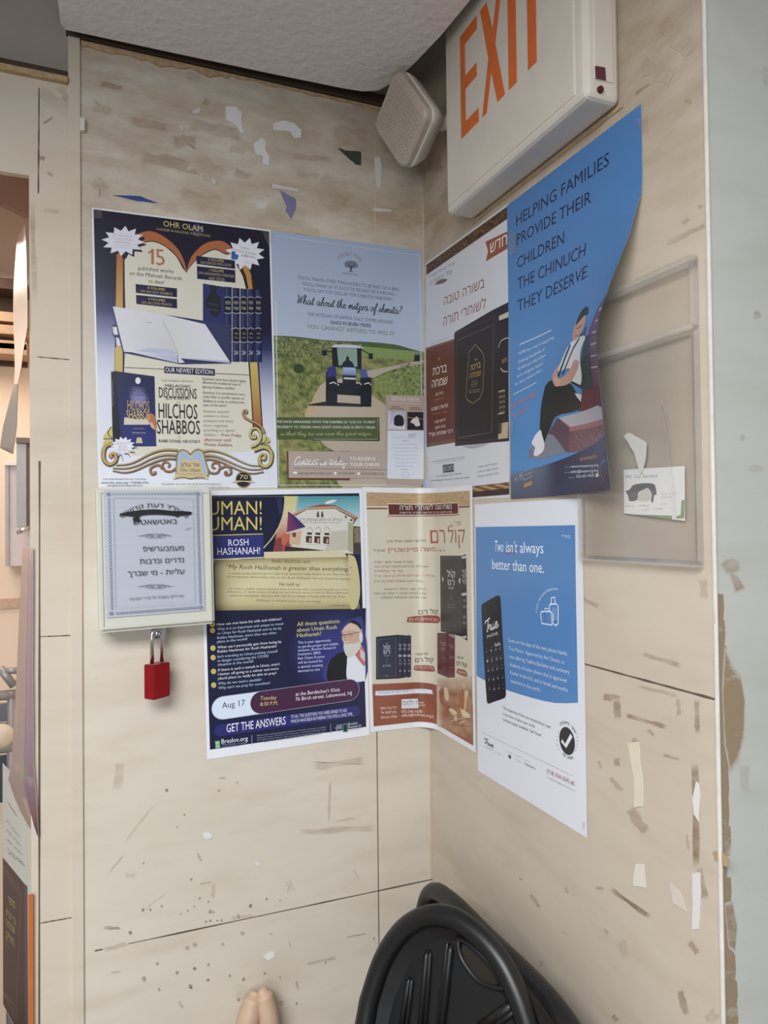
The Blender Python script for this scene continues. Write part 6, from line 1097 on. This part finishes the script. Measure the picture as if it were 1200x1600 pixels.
struct(hbox('trim_8', -60, 934, 40, 955, yb-.006, .006, plain('tile_border', '#c6a590', .5, scale=60, var=.12)))
cr = empty('metal_cart', hb(10, 1230, yb-.3), 'steel cart with pipe rails in the next room, low in the left opening', 'cart')
def rail(nm, p, q, r): bm = bmesh.new(); tube(bm, [hb(*p, yb-.25), hb(*q, yb-.25)], r, 10); frombm(nm, bm, M_GREYM, cr, True)
rail('rail', (-40, 1090), (24, 1085), .012); rail('rail', (-40, 1172), (24, 1166), .014); rail('rail', (0, 1044), (22, 1072), .010); rail('rail', (8, 1048), (30, 1048), .008); 
for lx in (18, -34):
    lt = hb(lx, 1080, yb-.25); bm = bmesh.new(); tube(bm, [lt, Vector((lt.x-.005, lt.y, .012))], .010, 10); frombm('leg', bm, M_GREYM, cr, True)
rail('rail', (-40, 1135), (24, 1132), .006)
hbox('panel', -40, 1098, 20, 1132, yb-.23, .01, plain('cart_panel', '#6f7076', .5), cr); hbox('panel', -40, 1180, 14, 1260, yb-.23, .01, plain('cart_lower_panel', '#43444c', .5), cr)
bw = mesh('bowl', *(lambda c: ([c+Vector((.03*r*math.cos(2*math.pi*i/20), -.012*z, .03*r*math.sin(2*math.pi*i/20))) for r, z in ((1, 0), (.8, .6), (.4, .95)) for i in range(20)]+[c+Vector((0, -.012, 0))], [(20*k+i, 20*k+(i+1) % 20, 20*(k+1)+(i+1) % 20, 20*(k+1)+i) for k in (0, 1) for i in range(20)]+[(40+i, 40+(i+1) % 20, 60) for i in range(20)]))(hb(2, 1150, yb-.265)), plain('cream_bowl', '#dccbb2', .5), smooth=True); tag(bw, 'round cream bowl standing on the steel cart', 'bowl')
# hanging sheets: each row runs from the edge of the column back into the opening
def hang(name, label, rows, y0, y1, colf, back, mat=M_GLOSS, bend=1.0):
    V, C, Fc = [], [], []; N_ = 12
    R = []
    for i in range(len(rows)-1):
        for k in range(4): t = k/4; R.append(tuple(rows[i][j]+(rows[i+1][j]-rows[i][j])*t for j in range(3)))
    R.append(rows[-1])
    for j, (y, xl, xr) in enumerate(R):
        for i in range(N_+1):
            t = i/N_; Y = y0+(y1-y0)*max(0, 1-t/bend)
            p = hit(xl+(xr-xl)*t, y, Vector((0, Y, 0)), Vector((0, 1, 0))); V.append(p); C.append(colf(t, j/(len(R)-1)))
    for j in range(len(R)-1):
        for i in range(N_): k = j*(N_+1)+i; Fc.append((k, k+1, k+N_+2, k+N_+1))
    n = len(V); V2 = [p+Vector((.0005, .0004, 0)) for p in V]
    return tag(mesh(name, V+V2, Fc+[tuple(n+i for i in f[::-1]) for f in Fc], mat, cols=C+[lin(back)]*n, smooth=True), label, 'poster', 'sheets hanging on the column edge')
hang('poster', 'pink twisted flyer hanging at the top of the left opening', [(352, 37, 39.5), (366, 30, 40), (378, 26, 40.5), (392, 25, 41), (420, 23, 41.5), (450, 21, 42.5), (480, 20.5, 43), (510, 21, 43), (545, 22.5, 37), (575, 23, 33), (600, 22, 28)], -.006, .10,
     lambda a, b: stops([(0, '#c9a49c'), (.35, '#b98a84'), (.5, '#cfb998'), (.62, '#d9c8c0'), (1, '#efe6dc')], b), '#c9bfb4')
hang('poster', 'grey loose lower end of the twisted flyer in the left opening', [(600, 22, 28), (630, 14, 27), (665, 5, 26), (690, 1, 23), (700, 0, 21), (709, 18, 20.5)], .012, .05, lambda a, b: mixl('#b3a99e', '#a09489', b), '#a89d92', M_PAPER)
def purple(a, b):
    c = stops([(0, '#c9a89e'), (.12, '#a58a8a'), (.4, '#927a80'), (.7, '#7d6470'), (.82, '#7a5a50'), (1, '#4b3152')], b)
    if .45 < b < .66: c = mixl(c, '#6f9a5e', max(0, .9-abs(a-.55)*6)*max(0, 1-abs(b-.56)*12))
    if .70 < b < .95: c = mixl(c, '#c9b49a', max(0, 1-abs(a-.45)*7)*.6)
    return mixl(c, '#d9c9c0', .5*max(0, nz(a*3, b*14)*2-1.3))
hang('poster', 'long purple poster seen edge on, hanging below the grey flyer end', [(856, 35, 51), (880, 34, 51.5), (960, 30, 51.5), (1050, 26, 51), (1140, 21, 52), (1190, 18, 52), (1218, 13, 54), (1245, 22, 56), (1270, 33, 58), (1290, 44, 59), (1306, 56, 60)], -.006, .12, purple, '#d9d3d0', bend=.62)
def bookposter(a, b): return lin('#cfd3cc') if b < .3 else mixl('#3e2226', '#4a2a3a', a)
S9 = [hit(48, 1256, Vector((0, .12, 0)), Vector((0, 1, 0))), hit(4, 1206, Vector((0, .30, 0)), Vector((0, 1, 0)))]
rX = (S9[0]-S9[1]); rX.z = 0; wS = rX.length*1000; rX.normalize(); hS = 432
tl9 = Vector((S9[1].x, S9[1].y, S9[0].z+.02))
nS = Vector((rX.y, -rX.x, 0)); nS = nS if nS.dot(FW) < 0 else -nS
P = Sheet(lambda u, v, l: tl9+rX*(u/1000)-Vector((0, 0, v/1000))+nS*(l/1000), wS, hS); P.base('#c9cec6'); P.f = (0, 1200, 4)
P.poly([(-60, 480), (5, 540), (150, 720), (160, 1750), (-60, 1700)], '#3b2126'); P.poly([(150, 720), (172, 740), (178, 1750), (158, 1750)], '#4d3a52'); P.line([(12, 600), (132, 775), (100, 1570), (0, 1360)], 5, '#8a705e'); P.line([(18, 635), (125, 795)], 3, '#8a705e'); P.line([(-5, 1355), (90, 1480)], 4, '#8a705e')
for i, (a, b) in enumerate((((50, 840), (95, 880)), ((40, 920), (100, 985)), ((40, 985), (95, 1040)), ((40, 1060), (90, 1120)))): P.text(('ספר', 'ברכת', 'שמחה', 'חלק')[i], *a, *b, 46, '#a9953e', .02)
for i in range(5): P.text('הופיע ויצא לאור'[:9+i], 40+3*i, 330+62*i-40*(i > 3), 120+9*i, 440+55*i-40*(i > 3), 16, '#5d6660')
P.line([(50, 215), (105, 300)], 10, '#9a7672'); P.line([(-20, 1430), (60, 1580)], 60, '#d3cdd0')
bp = P.done('poster', M_PAPER); tag(bp, 'pale poster with a dark brown book cover at the bottom left of the photo', 'poster', 'sheets hanging on the column edge')
f = hit(44, 1398, Vector((0, -.005, 0)), Vector((0, 1, 0))); g_ = hit(52.5, 1600, Vector((0, -.005, 0)), Vector((0, 1, 0)))
op = box('orange_folder', (f.x, -.006, g_.z-.05), (g_.x, -.0045, f.z), plain('orange_card', '#b8682c', .6)); tag(op, 'orange strip of card behind the brown book poster at lower left', 'card')
